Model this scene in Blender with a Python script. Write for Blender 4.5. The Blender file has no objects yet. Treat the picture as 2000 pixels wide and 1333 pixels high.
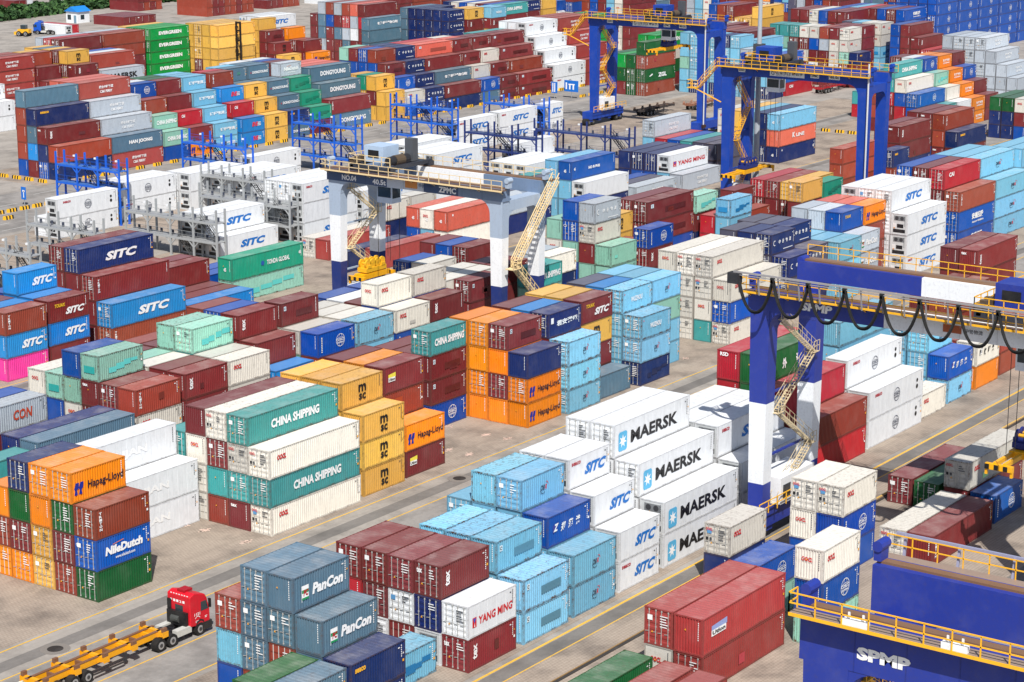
import bpy, math, random, colorsys
import numpy as np
from mathutils import Vector, Matrix
R = math.radians
S = bpy.context.scene
COLL = S.collection

# ------------------------------------------------------------------ camera, sky, sun, exposure
F_PX, CAM_H, YAW, PIT, ROL = 4278.492, 62.6797, 0.949088, 0.244001, 0.001517
FW = np.array([math.sin(YAW)*math.cos(PIT), math.cos(YAW)*math.cos(PIT), -math.sin(PIT)])
_r = np.array([math.cos(YAW), -math.sin(YAW), 0.0]); _u = np.cross(_r, FW)
RT = math.cos(ROL)*_r+math.sin(ROL)*_u; UP = math.cos(ROL)*_u-math.sin(ROL)*_r
cam_d = bpy.data.cameras.new('camera'); cam = bpy.data.objects.new('camera', cam_d); COLL.objects.link(cam)
cam_d.sensor_width = 36.0; cam_d.lens = 36.0*F_PX/2000.0; cam_d.clip_start = 1.0; cam_d.clip_end = 6000.0
M = Matrix(((RT[0], UP[0], -FW[0], 0), (RT[1], UP[1], -FW[1], 0), (RT[2], UP[2], -FW[2], CAM_H), (0, 0, 0, 1)))
cam.matrix_world = M; S.camera = cam

SUN_EL, SUN_AZ = R(51), R(229.3)          # azimuth clockwise from +Y
sun_d = bpy.data.lights.new('sun', 'SUN'); sun_d.energy = 4.9; sun_d.angle = R(0.5); sun_d.color = (1.0, 0.955, 0.89)
sun = bpy.data.objects.new('sun', sun_d); COLL.objects.link(sun)
sv = Vector((math.sin(SUN_AZ)*math.cos(SUN_EL), math.cos(SUN_AZ)*math.cos(SUN_EL), math.sin(SUN_EL)))
sun.rotation_euler = (-sv).to_track_quat('-Z', 'Y').to_euler(); sun.location = (0, 0, 300)
W = bpy.data.worlds.new('World'); S.world = W; W.use_nodes = True
nt = W.node_tree; bg = nt.nodes['Background']; sky = nt.nodes.new('ShaderNodeTexSky')
sky.sky_type = 'NISHITA'; sky.sun_disc = False; sky.sun_elevation = SUN_EL; sky.sun_rotation = SUN_AZ
sky.air_density = 1.0; sky.dust_density = 1.5
nt.links.new(sky.outputs[0], bg.inputs[0]); bg.inputs[1].default_value = 0.085
S.view_settings.view_transform = 'Standard'; S.view_settings.look = 'None'
S.view_settings.exposure = 0.12; S.view_settings.gamma = 1.0
S.render.resolution_x, S.render.resolution_y = 1024, 682
S.cycles.max_bounces = 4; S.cycles.diffuse_bounces = 2; S.cycles.glossy_bounces = 2

def lin(c):
    return tuple(((v/255)/12.92 if v/255 <= .04045 else ((v/255+.055)/1.055)**2.4) for v in c)

# ------------------------------------------------------------------ materials
def newmat(name):
    m = bpy.data.materials.new(name); m.use_nodes = True; n = m.node_tree.nodes; l = m.node_tree.links
    return m, n, l, n['Principled BSDF']
def N(n, t, **kw):
    x = n.new(t)
    for k, v in kw.items():
        if isinstance(v, (int, float, str, bool)) and hasattr(x, k): setattr(x, k, v)
    return x
def ramp(n, p0, c0, p1, c1):
    r = n.new('ShaderNodeValToRGB'); e = r.color_ramp.elements
    e[0].position = p0; e[0].color = (*c0, 1) if len(c0) == 3 else c0; e[1].position = p1; e[1].color = (*c1, 1) if len(c1) == 3 else c1
    return r
def mixc(n, l, fac, a, b, mode='MIX'):
    m = n.new('ShaderNodeMix'); m.data_type = 'RGBA'; m.blend_type = mode
    for s, v in ((m.inputs[0], fac), (m.inputs[6], a), (m.inputs[7], b)):
        if hasattr(v, 'links'): l.new(v, s)
        elif isinstance(v, tuple): s.default_value = (*v, 1) if len(v) == 3 else v
        else: s.default_value = v
    return m.outputs[2]
def math_(n, l, op, a, b=None, clamp=False):
    m = n.new('ShaderNodeMath'); m.operation = op; m.use_clamp = clamp
    for s, v in zip(m.inputs, (a, b)):
        if v is None: continue
        if hasattr(v, 'links'): l.new(v, s)
        else: s.default_value = v
    return m.outputs[0]
def noise(n, l, vec, scale, detail=3.0, rough=.55):
    x = n.new('ShaderNodeTexNoise'); x.inputs['Scale'].default_value = scale; x.inputs['Detail'].default_value = detail
    x.inputs['Roughness'].default_value = rough
    if vec is not None: l.new(vec, x.inputs['Vector'])
    return x.outputs['Fac']
def mapped(n, l, vec, sc, off=None):
    m = n.new('ShaderNodeMapping'); m.inputs['Scale'].default_value = sc; l.new(vec, m.inputs['Vector'])
    if off is not None: l.new(off, m.inputs['Location'])
    return m.outputs[0]

def paint_mat(name, per_object=True, roof=False):
    """weathered container paint: colour from the object (or the face colour), fading, rust runs, dirt"""
    m, n, l, b = newmat(name)
    tc = n.new('ShaderNodeTexCoord'); vec = tc.outputs['Object']
    if per_object:
        oi = n.new('ShaderNodeObjectInfo'); col = oi.outputs['Color']; wear = math_(n, l, 'SUBTRACT', 1.0, oi.outputs['Alpha'])
        sh = math_(n, l, 'MULTIPLY', oi.outputs['Random'], 91.7)
        cx = n.new('ShaderNodeCombineXYZ')
        for i in range(3): l.new(sh, cx.inputs[i])
        off = cx.outputs[0]
        va = n.new('ShaderNodeVectorMath'); va.operation = 'ADD'; l.new(vec, va.inputs[0]); l.new(off, va.inputs[1]); v2 = va.outputs[0]
    else:
        at = n.new('ShaderNodeAttribute'); at.attribute_name = 'col'; col = at.outputs['Color']; wear = None; v2 = vec
    big = noise(n, l, v2, .55, 3); fine = noise(n, l, v2, 3.2, 5, .65)
    streak = noise(n, l, mapped(n, l, v2, (5.5, 5.5, .45)), 1.0, 4, .6)
    # chalky fading
    f = math_(n, l, 'MULTIPLY', math_(n, l, 'SUBTRACT', big, .45, True), .7 if roof else .16)
    c = mixc(n, l, math_(n, l, 'ADD', f, .11 if roof else .0, True), col, (.60, .56, .52))
    c = mixc(n, l, math_(n, l, 'MULTIPLY', math_(n, l, 'SUBTRACT', fine, .52, True), math_(n, l, 'MULTIPLY', math_(n, l, 'ADD', wear, .12), 1.6) if wear is not None else .8, True), c, (.10, .085, .07))
    soft = noise(n, l, mapped(n, l, v2, (2.2, 2.2, .8)), 1.0, 3, .6)
    c = mixc(n, l, math_(n, l, 'MULTIPLY', math_(n, l, 'SUBTRACT', soft, .45, True), .8, True), c, mixc(n, l, .5, c, (.02, .018, .016)))
    # rust
    thr = .60
    ra = ramp(n, thr, (0, 0, 0), .74, (1, 1, 1)); l.new(streak, ra.inputs[0])
    rb = ramp(n, .54, (0, 0, 0), .68, (1, 1, 1)); l.new(fine, rb.inputs[0])
    rust = math_(n, l, 'MULTIPLY', ra.outputs[0], rb.outputs[0])
    if not roof: rust = math_(n, l, 'ADD', rust, math_(n, l, 'MULTIPLY', ra.outputs[0], .35), True)
    else: rust = math_(n, l, 'ADD', math_(n, l, 'MULTIPLY', rust, .5), math_(n, l, 'MULTIPLY', rb.outputs[0], .5), True)
    if wear is not None: rust = math_(n, l, 'MULTIPLY', rust, wear, True)
    else: rust = math_(n, l, 'MULTIPLY', rust, .3)
    c = mixc(n, l, rust, c, (.115, .052, .026))
    l.new(c, b.inputs['Base Color'])
    b.inputs['Roughness'].default_value = .42 if not roof else .5
    b.inputs['Specular IOR Level'].default_value = .35
    return m
M_PAINT = paint_mat('container_paint'); M_ROOF = paint_mat('container_roof_paint', True, True)
M_PAINTV = paint_mat('container_paint_varied', False)

def attr_mat(name, rough=.5, dirt=.25, metal=0.0):
    m, n, l, b = newmat(name)
    at = n.new('ShaderNodeAttribute'); at.attribute_name = 'col'
    tc = n.new('ShaderNodeTexCoord'); big = noise(n, l, tc.outputs['Object'], .7, 4); fine = noise(n, l, tc.outputs['Object'], 4.5, 5, .65)
    c = mixc(n, l, math_(n, l, 'MULTIPLY', math_(n, l, 'SUBTRACT', big, .5, True), dirt*.8, True), at.outputs['Color'], (.50, .48, .46))
    c = mixc(n, l, math_(n, l, 'MULTIPLY', math_(n, l, 'SUBTRACT', fine, .52, True), dirt*4, True), c, (.09, .07, .055))
    st = noise(n, l, mapped(n, l, tc.outputs['Object'], (3.5, 3.5, .3)), 1.0, 4, .6)
    c = mixc(n, l, math_(n, l, 'MULTIPLY', math_(n, l, 'SUBTRACT', st, .52, True), dirt*5, True), c, mixc(n, l, .35, at.outputs['Color'], (.05, .035, .028)))
    l.new(c, b.inputs['Base Color']); b.inputs['Roughness'].default_value = rough; b.inputs['Metallic'].default_value = metal
    b.inputs['Specular IOR Level'].default_value = .4
    return m
M_STEEL = attr_mat('painted_steel', .45, .22)
M_CAMO = None
M_SIGN = attr_mat('sign_paint', .5, .12)
n_ = M_SIGN.node_tree.nodes; l_ = M_SIGN.node_tree.links; tc_ = n_.new('ShaderNodeTexCoord'); f_ = noise(n_, l_, mapped(n_, l_, tc_.outputs['Object'], (3, 3, 1.2)), 1.6, 5, .7)
r_ = ramp(n_, .60, (1, 1, 1), .72, (.25, .25, .25)); l_.new(f_, r_.inputs[0]); l_.new(r_.outputs[0], n_['Principled BSDF'].inputs['Alpha'])
M_RUB = attr_mat('rubber', .85, .2)
M_CONC = attr_mat('cast_concrete', .8, .3)

def frame_mat():
    m, n, l, b = newmat('container_frame_paint')
    oi = n.new('ShaderNodeObjectInfo'); tc = n.new('ShaderNodeTexCoord')
    f = noise(n, l, tc.outputs['Object'], 2.2, 5, .7)
    ra = ramp(n, .44, (0, 0, 0), .62, (1, 1, 1)); l.new(f, ra.inputs[0])
    wear = math_(n, l, 'SUBTRACT', 1.15, oi.outputs['Alpha'])
    c = mixc(n, l, math_(n, l, 'MULTIPLY', ra.outputs[0], wear, True), mixc(n, l, .18, oi.outputs['Color'], (.05, .04, .035)), (.10, .048, .026))
    l.new(c, b.inputs['Base Color']); b.inputs['Roughness'].default_value = .6
    return m
M_FRAME = frame_mat()
def flat_mat(name, col, rough=.6, metal=0.0):
    m, n, l, b = newmat(name); b.inputs['Base Color'].default_value = (*col, 1); b.inputs['Roughness'].default_value = rough
    b.inputs['Metallic'].default_value = metal
    tc = n.new('ShaderNodeTexCoord'); f = noise(n, l, tc.outputs['Object'], 3.0, 4)
    c = mixc(n, l, math_(n, l, 'MULTIPLY', f, .35), col, tuple(v*.55 for v in col)); l.new(c, b.inputs['Base Color'])
    return m
M_ROD = flat_mat('galvanised_steel', (.55, .55, .53), .45, .3)
M_DARK = flat_mat('dark_gap', (.02, .02, .02), .8)
M_REEF = flat_mat('cooling_unit_paint', (.62, .63, .63), .5)

def glass_mat():
    m, n, l, b = newmat('window_glass'); b.inputs['Base Color'].default_value = (.03, .045, .055, 1); b.inputs['Roughness'].default_value = .08
    return m
M_GLASS = glass_mat()

# ------------------------------------------------------------------ mesh helper
class MB:
    """collects verts, faces, one colour per face and a material index per face; build() links ONE mesh object"""
    def __init__(s): s.v = []; s.f = []; s.c = []; s.m = []; s.col = (.5, .5, .5); s.mi = 0
    def color(s, c): s.col = lin(c); return s
    def face(s, pts):
        i = len(s.v); s.v += [tuple(float(q) for q in p) for p in pts]; s.f.append(tuple(range(i, i+len(pts)))); s.c.append(s.col); s.m.append(s.mi)
    def box(s, x0, y0, z0, x1, y1, z1):
        i = len(s.v); s.v += [(x0, y0, z0), (x1, y0, z0), (x1, y1, z0), (x0, y1, z0), (x0, y0, z1), (x1, y0, z1), (x1, y1, z1), (x0, y1, z1)]
        for q in ((0, 3, 2, 1), (4, 5, 6, 7), (0, 1, 5, 4), (1, 2, 6, 5), (2, 3, 7, 6), (3, 0, 4, 7)):
            s.f.append(tuple(i+k for k in q)); s.c.append(s.col); s.m.append(s.mi)
        return s
    def taper(s, a, b):
        """box between rectangle a=(x0,y0,x1,y1,z) and rectangle b"""
        i = len(s.v)
        for (x0, y0, x1, y1, z) in (a, b): s.v += [(x0, y0, z), (x1, y0, z), (x1, y1, z), (x0, y1, z)]
        for q in ((0, 3, 2, 1), (4, 5, 6, 7), (0, 1, 5, 4), (1, 2, 6, 5), (2, 3, 7, 6), (3, 0, 4, 7)):
            s.f.append(tuple(i+k for k in q)); s.c.append(s.col); s.m.append(s.mi)
        return s
    def bar(s, p, q, w=.08, h=None):
        p = Vector(p); q = Vector(q); d = q-p
        if d.length < 1e-6: return s
        h = h or w; d.normalize()
        a = Vector((0, 0, 1)) if abs(d.z) < .95 else Vector((1, 0, 0))
        x = d.cross(a).normalized()*(w/2); y = x.normalized().cross(d).normalized()*(h/2)
        i = len(s.v); s.v += [tuple(e) for o in (p, q) for e in (o-x-y, o+x-y, o+x+y, o-x+y)]
        for k in ((0, 3, 2, 1), (4, 5, 6, 7), (0, 1, 5, 4), (1, 2, 6, 5), (2, 3, 7, 6), (3, 0, 4, 7)):
            s.f.append(tuple(i+t for t in k)); s.c.append(s.col); s.m.append(s.mi)
        return s
    def tube(s, p, q, r, n=10, r2=None, cap=True):
        p = Vector(p); q = Vector(q); d = (q-p).normalized(); r2 = r if r2 is None else r2
        a = Vector((0, 0, 1)) if abs(d.z) < .95 else Vector((1, 0, 0))
        x = d.cross(a).normalized(); y = x.cross(d)
        i = len(s.v)
        for o, rr in ((p, r), (q, r2)):
            for k in range(n):
                t = 2*math.pi*k/n; s.v.append(tuple(o+x*(rr*math.cos(t))+y*(rr*math.sin(t))))
        for k in range(n):
            s.f.append((i+k, i+(k+1) % n, i+n+(k+1) % n, i+n+k)); s.c.append(s.col); s.m.append(s.mi)
        if cap:
            s.f.append(tuple(i+k for k in range(n))[::-1]); s.c.append(s.col); s.m.append(s.mi)
            s.f.append(tuple(i+n+k for k in range(n))); s.c.append(s.col); s.m.append(s.mi)
        return s
    def prism(s, prof, axis, a, b):
        """profile (list of 2D) extruded along axis 'x','y' or 'z' from a to b"""
        def P(p, t): return {'x': (t, p[0], p[1]), 'y': (p[0], t, p[1]), 'z': (p[0], p[1], t)}[axis]
        n = len(prof); i = len(s.v); s.v += [P(p, a) for p in prof]+[P(p, b) for p in prof]
        for k in range(n):
            s.f.append((i+k, i+(k+1) % n, i+n+(k+1) % n, i+n+k)); s.c.append(s.col); s.m.append(s.mi)
        s.f.append(tuple(i+k for k in range(n))[::-1]); s.c.append(s.col); s.m.append(s.mi)
        s.f.append(tuple(i+n+k for k in range(n))); s.c.append(s.col); s.m.append(s.mi)
        return s
    def add(s, V, Fs, C, T=None):
        i = len(s.v)
        s.v += [T(p) for p in V] if T else list(V)
        for f, c in zip(Fs, C): s.f.append(tuple(i+k for k in f)); s.c.append(c); s.m.append(s.mi)
        return s
    def mesh(s, name, mats):
        me = bpy.data.meshes.new(name); me.from_pydata(s.v, [], s.f)
        for m in mats: me.materials.append(m)
        at = me.color_attributes.new('col', 'FLOAT_COLOR', 'CORNER')
        cs = []
        for f, c in zip(s.f, s.c): cs += [c[0], c[1], c[2], 1.0]*len(f)
        at.data.foreach_set('color', cs)
        if len(mats) > 1: me.polygons.foreach_set('material_index', s.m)
        me.update(); return me
    def build(s, name, mat, parent=None, loc=None):
        o = bpy.data.objects.new(name, s.mesh(name, mat if isinstance(mat, (list, tuple)) else [mat])); COLL.objects.link(o)
        if parent: o.parent = parent
        if loc: o.location = loc
        return o
def tag(o, label, cat, group=None):
    o['label'] = label; o['category'] = cat
    if group: o['group'] = group
    return o
def empty(name, loc=(0, 0, 0), rz=0.0):
    o = bpy.data.objects.new(name, None); COLL.objects.link(o); o.location = loc; o.rotation_euler = (0, 0, rz); o.empty_display_size = .5
    return o
def copy_tree(o, parent=None):
    c = o.copy(); COLL.objects.link(c)
    if parent: c.parent = parent
    for ch in o.children: copy_tree(ch, c)
    return c
def structure(o): o['kind'] = 'structure'; return o

# ------------------------------------------------------------------ lettering
_tc = {}
def text_mesh(s, bold=.018):
    k = (s, bold)
    if k in _tc: return _tc[k]
    cu = bpy.data.curves.new('txt', 'FONT'); cu.body = s; cu.size = 1.0; cu.offset = bold; cu.resolution_u = 2; cu.fill_mode = 'BOTH'
    o = bpy.data.objects.new('txt', cu); COLL.objects.link(o)
    bpy.context.view_layer.update()
    me = bpy.data.meshes.new_from_object(o.evaluated_get(bpy.context.evaluated_depsgraph_get()))
    V = np.array([v.co[:2] for v in me.vertices]) if len(me.vertices) else np.zeros((0, 2)); Fs = [tuple(p.vertices) for p in me.polygons]
    bpy.data.objects.remove(o); bpy.data.meshes.remove(me); bpy.data.curves.remove(cu)
    if len(V): V = V-V.min(0)
    _tc[k] = (V, Fs, V.max(0) if len(V) else np.ones(2))
    return _tc[k]
class Art:
    """flat artwork in (u,z) on a plane; thin layers avoid coincident faces; every face knows its kind of mark"""
    def __init__(s): s.V = []; s.F = []; s.C = []; s.G = []; s.k = 0
    def poly(s, pts, col, lay=0, g='emblem'):
        i = len(s.V); s.V += [(p[0], p[1], lay*.006) for p in pts]; s.F.append(tuple(range(i, i+len(pts)))); s.C.append(lin(col)); s.G.append(g); return s
    def rect(s, u0, z0, u1, z1, col, lay=0, g='markings'): return s.poly([(u0, z0), (u1, z0), (u1, z1), (u0, z1)], col, lay, g)
    def text(s, t, u0, u1, z0, z1, col, shear=0.0, bold=.018, rot=False, lay=1, g='lettering'):
        V, Fs, D = text_mesh(t, bold)
        if not len(V): return s
        i = len(s.V)
        if rot: pts = [(u1-(p[1]/D[1])*(u1-u0), z0+(p[0]/D[0])*(z1-z0)) for p in V]
        else: pts = [(u0+(p[0]/D[0])*(u1-u0)+shear*(p[1]/D[1])*(z1-z0), z0+(p[1]/D[1])*(z1-z0)) for p in V]
        s.V += [(a, b, lay*.006) for a, b in pts]; c = lin(col)
        for f in Fs: s.F.append(tuple(i+k for k in f)); s.C.append(c); s.G.append(g)
        return s
    def ring(s, cu, cz, ru, rz, w, col, lay=1, a0=0, a1=360, n=28):
        i = len(s.V); c = lin(col)
        for k in range(n+1):
            t = R(a0+(a1-a0)*k/n)
            s.V += [(cu+ru*math.cos(t), cz+rz*math.sin(t), lay*.006), (cu+(ru-w)*math.cos(t), cz+(rz-w)*math.sin(t), lay*.006)]
        for k in range(n): s.F.append((i+2*k, i+2*k+1, i+2*k+3, i+2*k+2)); s.C.append(c); s.G.append('emblem')
        return s
    def disc(s, cu, cz, r, col, lay=1, n=16): return s.poly([(cu+r*math.cos(2*math.pi*k/n), cz+r*math.sin(2*math.pi*k/n)) for k in range(n)], col, lay)
    def star(s, cu, cz, r, col, n=7, lay=2, q=.42):
        p = []
        for k in range(2*n):
            t = math.pi/2+math.pi*k/n; rr = r if k % 2 == 0 else r*q; p.append((cu+rr*math.cos(t), cz+rr*math.sin(t)))
        return s.poly(p, col, lay)
WH, BK, RD, BL, OR, GY = (245, 246, 246), (24, 24, 28), (205, 28, 38), (18, 112, 196), (240, 170, 40), (70, 74, 80)
def globe(a, u, z, r, col):
    a.ring(u, z, r, r, .05, col, 1); a.ring(u, z, r*.5, r, .04, col, 2, 35, 145); a.ring(u, z, r*.5, r, .04, col, 2, 215, 325)
    a.ring(u, z+r*.05, r*.98, r*.42, .04, col, 2, 20, 160)
    a.text('COSCO', u-r*.95, u+r*.95, z-r*.12, z+r*.30, col, .1, .03, lay=3); a.text('SHIPPING', u-r*.85, u+r*.85, z-r*.52, z-r*.22, col, .1, .02, lay=3)
LIGHT = 'wesqylajovt'
def side_art(L, h, c, d, seed):
    a = Art(); g = random.Random(seed); lt = c in LIGHT; ink = BK if c in 'weqy' else WH; l = 6.058 if L == 20 else (12.192 if L == 40 else 13.716)
    n = L == 20
    # small code lines near the far top corner
    mk = WH if c not in 'weqsy' else GY
    for k in range(g.randint(6, 10)): a.rect(l-.52, h*.86-.16*k, l-.52+.055*1.6, h*.86-.16*k+.10, mk)
    if g.random() < .8:
        a.rect(l-.85, h*.82, l-.66, h*.82+.09, mk)
        a.poly([(l-.36, h*.62), (l-.2, h*.62), (l-.28, h*.62+.17)], OR if g.random() < .7 else WH)
        if g.random() < .6: a.rect(l-.37, h*.40, l-.19, h*.40+.19, OR if g.random() < .6 else WH)
    if d == 'H':
        for k in (0, 1): a.poly([(.35+.5*k, .62), (.72+.5*k, .62), (.66+.5*k, 1.02), (1.0+.5*k*0+.36*0, 1.45) if 0 else (.62+.5*k+.2, 1.12), (.9+.5*k, 1.62), (.55+.5*k, 1.62), (.25+.5*k+.1, 1.18), (.45+.5*k, 1.0)], (22, 44, 150))
        a.text('Hapag-Lloyd', l*.30, l*.95, .72, 1.56, (26, 26, 48), .05, .022)
    elif d == 'M':
        hw = .56; a.text('m', l*.5-hw, l*.5+hw, h*.49, h*.77, BK, 0, .035); a.text('sc', l*.5-hw*.92, l*.5+hw*.92, h*.19, h*.43, BK, 0, .035)
    elif d == 'C': a.text('CHINA SHIPPING', l*(.25 if not n else .12), l*(.78 if not n else .93), h*.36, h*(.68 if not n else .66), WH, .06, .045)
    elif d == 'O': a.text('OOCL', l*(.10 if n else .08), l*(.10 if n else .08)+1.2, h*.60, h*.78, RD, .1, .06)
    elif d == 'S':
        cc = WH if c in 'knmb' else BL
        a.text('SITC', l*(.34 if not n else .36), l*(.74 if not n else .84), h*.30, h*.66, cc, .45, .05)
        if g.random() < .5 and c == 'w': a.text('seaco', l*.06, l*.06+1.3, h*.74, h*.85, (180, 30, 50), 0, .03)
    elif d == 'K':
        u0, u1 = l*.055, l*.055+1.32
        a.poly([(u0+.16, h*.14), (u1-.16, h*.14), (u1, h*.14+.16), (u1, h*.72-.16), (u1-.16, h*.72), (u0+.16, h*.72), (u0, h*.72-.16), (u0, h*.14+.16)], (88, 178, 222), 1)
        a.star((u0+u1)/2, h*.43, .60, WH); a.text('MAERSK', l*.21, l*.83, h*.27, h*.66, BK, .04, .035)
    elif d == 'P':
        a.rect(l*.15, h*.46, l*.27, h*.56, (30, 150, 90)); a.rect(l*.15, h*.56, l*.27, h*.68, WH); a.rect(l*.15, h*.34, l*.27, h*.46, WH); a.rect(l*.15, h*.28, l*.27, h*.34, (30, 150, 90))
        a.rect(l*.145, h*.22, l*.152, h*.68, WH); a.text('PC', l*.175, l*.255, h*.38, h*.56, (180, 30, 40), .1, .05, lay=3)
        a.text('PanCon', l*.33, l*.87, h*.33, h*.65, WH, .18, .05)
    elif d == 'Y':
        a.rect(l*.09, h*.30, l*.17, h*.60, RD); a.poly([(l*.10, h*.57), (l*.13, h*.42), (l*.16, h*.57)], (60, 90, 190), 1); a.poly([(l*.12, h*.32), (l*.14, h*.32), (l*.13, h*.44)], WH, 2)
        a.text('YANG MING', l*.21, l*.91, h*.33, h*.58, RD, .04, .03)
    elif d == 'D':
        a.text('DB', l*.44, l*.53, h*.42, h*.58, (35, 38, 60), .25, .03); a.text('R', l*.54, l*.585, h*.42, h*.58, RD, .25, .03)
        a.ring(l*.50, h*.42, l*.06, h*.12, .05, (30, 30, 60), 1, 180, 320); a.ring(l*.58, h*.55, l*.04, h*.12, .05, RD, 1, 0, 120)
    elif d == 'N': a.text('NileDutch', l*.16, l*.84, h*.40, h*.68, WH, .15, .055); a.text('www.niledutch.com', l*.34, l*.70, h*.22, h*.32, WH, .1, .02); a.poly([(l*.3, h*.72), (l*.5, h*.78), (l*.5, h*.755), (l*.3, h*.70)], (235, 130, 40))
    elif d == 'c':
        globe(a, l*.5 if c == 'w' else l*.60, h*.5, h*(.27 if c != 'w' else .24), WH if c != 'w' else (40, 50, 78))
        if c == 'w': a.disc(l*.88, h*.66, .2, BK); a.disc(l*.88, h*.44, .24, BK); a.text('seaco', l*.10, l*.10+1.5, h*.74, h*.85, (180, 30, 50), 0, .03) if g.random() < .4 else None
        else:
            for k in range(9): a.rect(l*.09, h*.18+k*.19, l*.09+.16, h*.18+k*.19+.13, WH)
    elif d == 'E': a.text('EVERGREEN', l*.22, l*.80, h*.40, h*.70, WH, 0, .05)
    elif d == 'g': a.text('DONGYOUNG', l*.20 if n else l*.24, l*.92 if n else l*.86, h*.36, h*(.56 if n else .68), WH, 0, .045); a.star(l*.13, h*.45, .22, (200, 50, 60), 5) if n else None
    elif d == 'G': a.text('ENS', l*.42, l*.66, h*.34, h*.66, (225, 60, 80), .25, .05); [a.poly([(l*.66, h*(.36+.1*k)), (l*.80, h*(.36+.1*k)), (l*.82, h*(.41+.1*k)), (l*.68, h*(.41+.1*k))], WH) for k in range(3)]
    elif d == 'J': a.text('HAN JOONG', l*.33, l*.79, h*.38, h*.66, WH, 0, .05)
    elif d == 'F':
        cc = WH
        if c == 'o': a.text('东方物流', l*.30, l*.80, h*.48, h*.68, cc, 0, .03); a.text('DONGFANG', l*.34, l*.80, h*.30, h*.42, cc, 0, .03)
        else: a.text('烟台中韩轮渡', l*.38, l*.66, h*.52, h*.70, cc, 0, .03); a.text('C&K FERRY', l*.40, l*.64, h*.26, h*.42, cc, 0, .03)
    elif d == 'L': a.text('K', l*.36, l*.43, h*.40, h*.72, WH, 0, .05); a.text('LINE', l*.46, l*.68, h*.40, h*.62, WH, 0, .04)
    elif d == 'z': a.text('中', l*.10, l*.17, h*.28, h*.64, WH, 0, .04); a.text('外', l*.32, l*.39, h*.28, h*.64, WH, 0, .04); a.text('运', l*.54, l*.61, h*.28, h*.64, WH, 0, .04)
    elif d == 'Z' and c == 'g': a.text('ZGL', l*.42, l*.70, h*.28, h*.60, WH, 0, .045); a.poly([(l*.12, h*.45), (l*.22, h*.62), (l*.24, h*.52), (l*.14, h*.40)], WH)
    elif d == 'q':
        for i, ch in enumerate('郑薄港' if c == 'b' else '铁晖港'): a.text(ch, l*(.30+.17*i), l*(.30+.17*i)+.62, h*.38, h*.66, WH if c == 'b' else BK, .15, .03)
        a.poly([(l*.12, h*.42), (l*.22, h*.50), (l*.24, h*.74), (l*.12, h*.66)], (60, 60, 150) if c == 'b' else GY); a.text('Z', l*.13, l*.22, h*.46, h*.70, WH, .3, .05, lay=2)
    elif d == 'Q': a.text('君安港运' if c == 'n' else '锦程物流', l*.24, l*.88, h*.40, h*.64, WH, .04, .035); a.rect(l*.07, h*.56, l*.15, h*.80, WH) if c == 'n' else None
    elif d == 'A': a.text('安通控股', l*.36, l*.68, h*.42, h*.74, WH, 0, .045); a.text('Antong Holdings', l*.37, l*.69, h*.20, h*.34, WH, .1, .03)
    elif d == 'X':
        a.ring(l*.13, h*.55, .34, .34, .1, WH, 1, 60, 300)
        for i, ch in enumerate('中谷物流'): a.text(ch, l*(.29+.145*i), l*(.29+.145*i)+.50, h*.46, h*.66, WH, .1, .03)
        for k in range(10): a.rect(l*.5+k*.24, h*.14, l*.5+k*.24+.18, h*.14+.12, WH)
    elif d == 'u': a.text('TOUAX', l*.14, l*.40, h*.64, h*.80, (236, 190, 40), .1, .04); a.text('SITC', l*.40, l*.84, h*.26, h*.56, WH, .45, .05) if c == 'm' and n and seed % 2 else None
    elif d == 'U': a.poly([(l*.10, h*.58), (l*.28, h*.58), (l*.28, h*.74), (l*.10, h*.70)], (240, 225, 80) if c == 'm' and n else (150, 165, 215)); a.rect(l*.10, h*.42, l*.27, h*.58, WH); a.text('Utlon', l*.11, l*.26, h*.45, h*.56, BK, 0, .04, lay=2)
    elif d == 'e': a.text('seaco', l*.08, l*(.24 if not n else .27), h*.70, h*.83, (240, 180, 50), 0, .05)
    elif d == 'i': a.rect(l*.07, h*.66, l*.13, h*.84, (215, 235, 245)); a.ring(l*.10, h*.75, .14, .14, .06, BK, 2, 20, 320); a.rect(l*.38, h*.32, l*.82, h*.58, tuple(int(v*.72) for v in COLS[c]), 0, 'repaint_patch')
    elif d == 'W': a.text('WUZHOU', l*.28, l*.66, h*.40, h*.62, (235, 240, 245), .1, .05); a.disc(l*.07, h*.8, .09, (200, 40, 60))
    elif d == 'V': a.text('CON', l*.30, l*.68, h*.34, h*.72, (190, 70, 40), .1, .03)
    elif d == 'B': a.text('TONDA GLOBAL', l*.48, l*.80, h*.38, h*.60, WH, .03, .03); a.disc(l*.42, h*.50, .32, (40, 90, 170)); a.text('45', l*.93, l*.965, h*.52, h*.68, WH, 0, .04)
    elif d in '46': a.text('45', l*.92, l*.955, h*.5, h*.68, WH, 0, .04); a.rect(l*.08, h*.72, l*.10, h*.82, WH)
    elif d == 'T': a.text('tex', l*.05 if not n else l*.09, (l*.05 if not n else l*.09)+.55, h*.34, h*.80, WH, 0, .035, rot=True)
    elif d == 'R':
        for k, ch in enumerate('TRITON'): a.text(ch, l*.035 if not n else l*.075, (l*.035 if not n else l*.075)+.30, h*.78-.27*k, h*.78-.27*k+.22, WH, 0, .04)
    elif d == 'I': a.text('CAI', l*.12, l*.26, h*.58, h*.80, WH, 0, .05)
    elif d == 'h': a.text('HO', l*.38, l*.46, h*.42, h*.58, WH, 0, .04); a.text('东海运', l*.47, l*.64, h*.42, h*.58, WH, 0, .03); a.text('45', l*.05, l*.085, h*.5, h*.66, WH, 0, .04)
    elif d in '#x':
        dk = (22, 118, 175) if c in 'l' else ((95, 205, 200) if c in 's' else tuple(int(v*.8) for v in COLS[c]))
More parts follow.
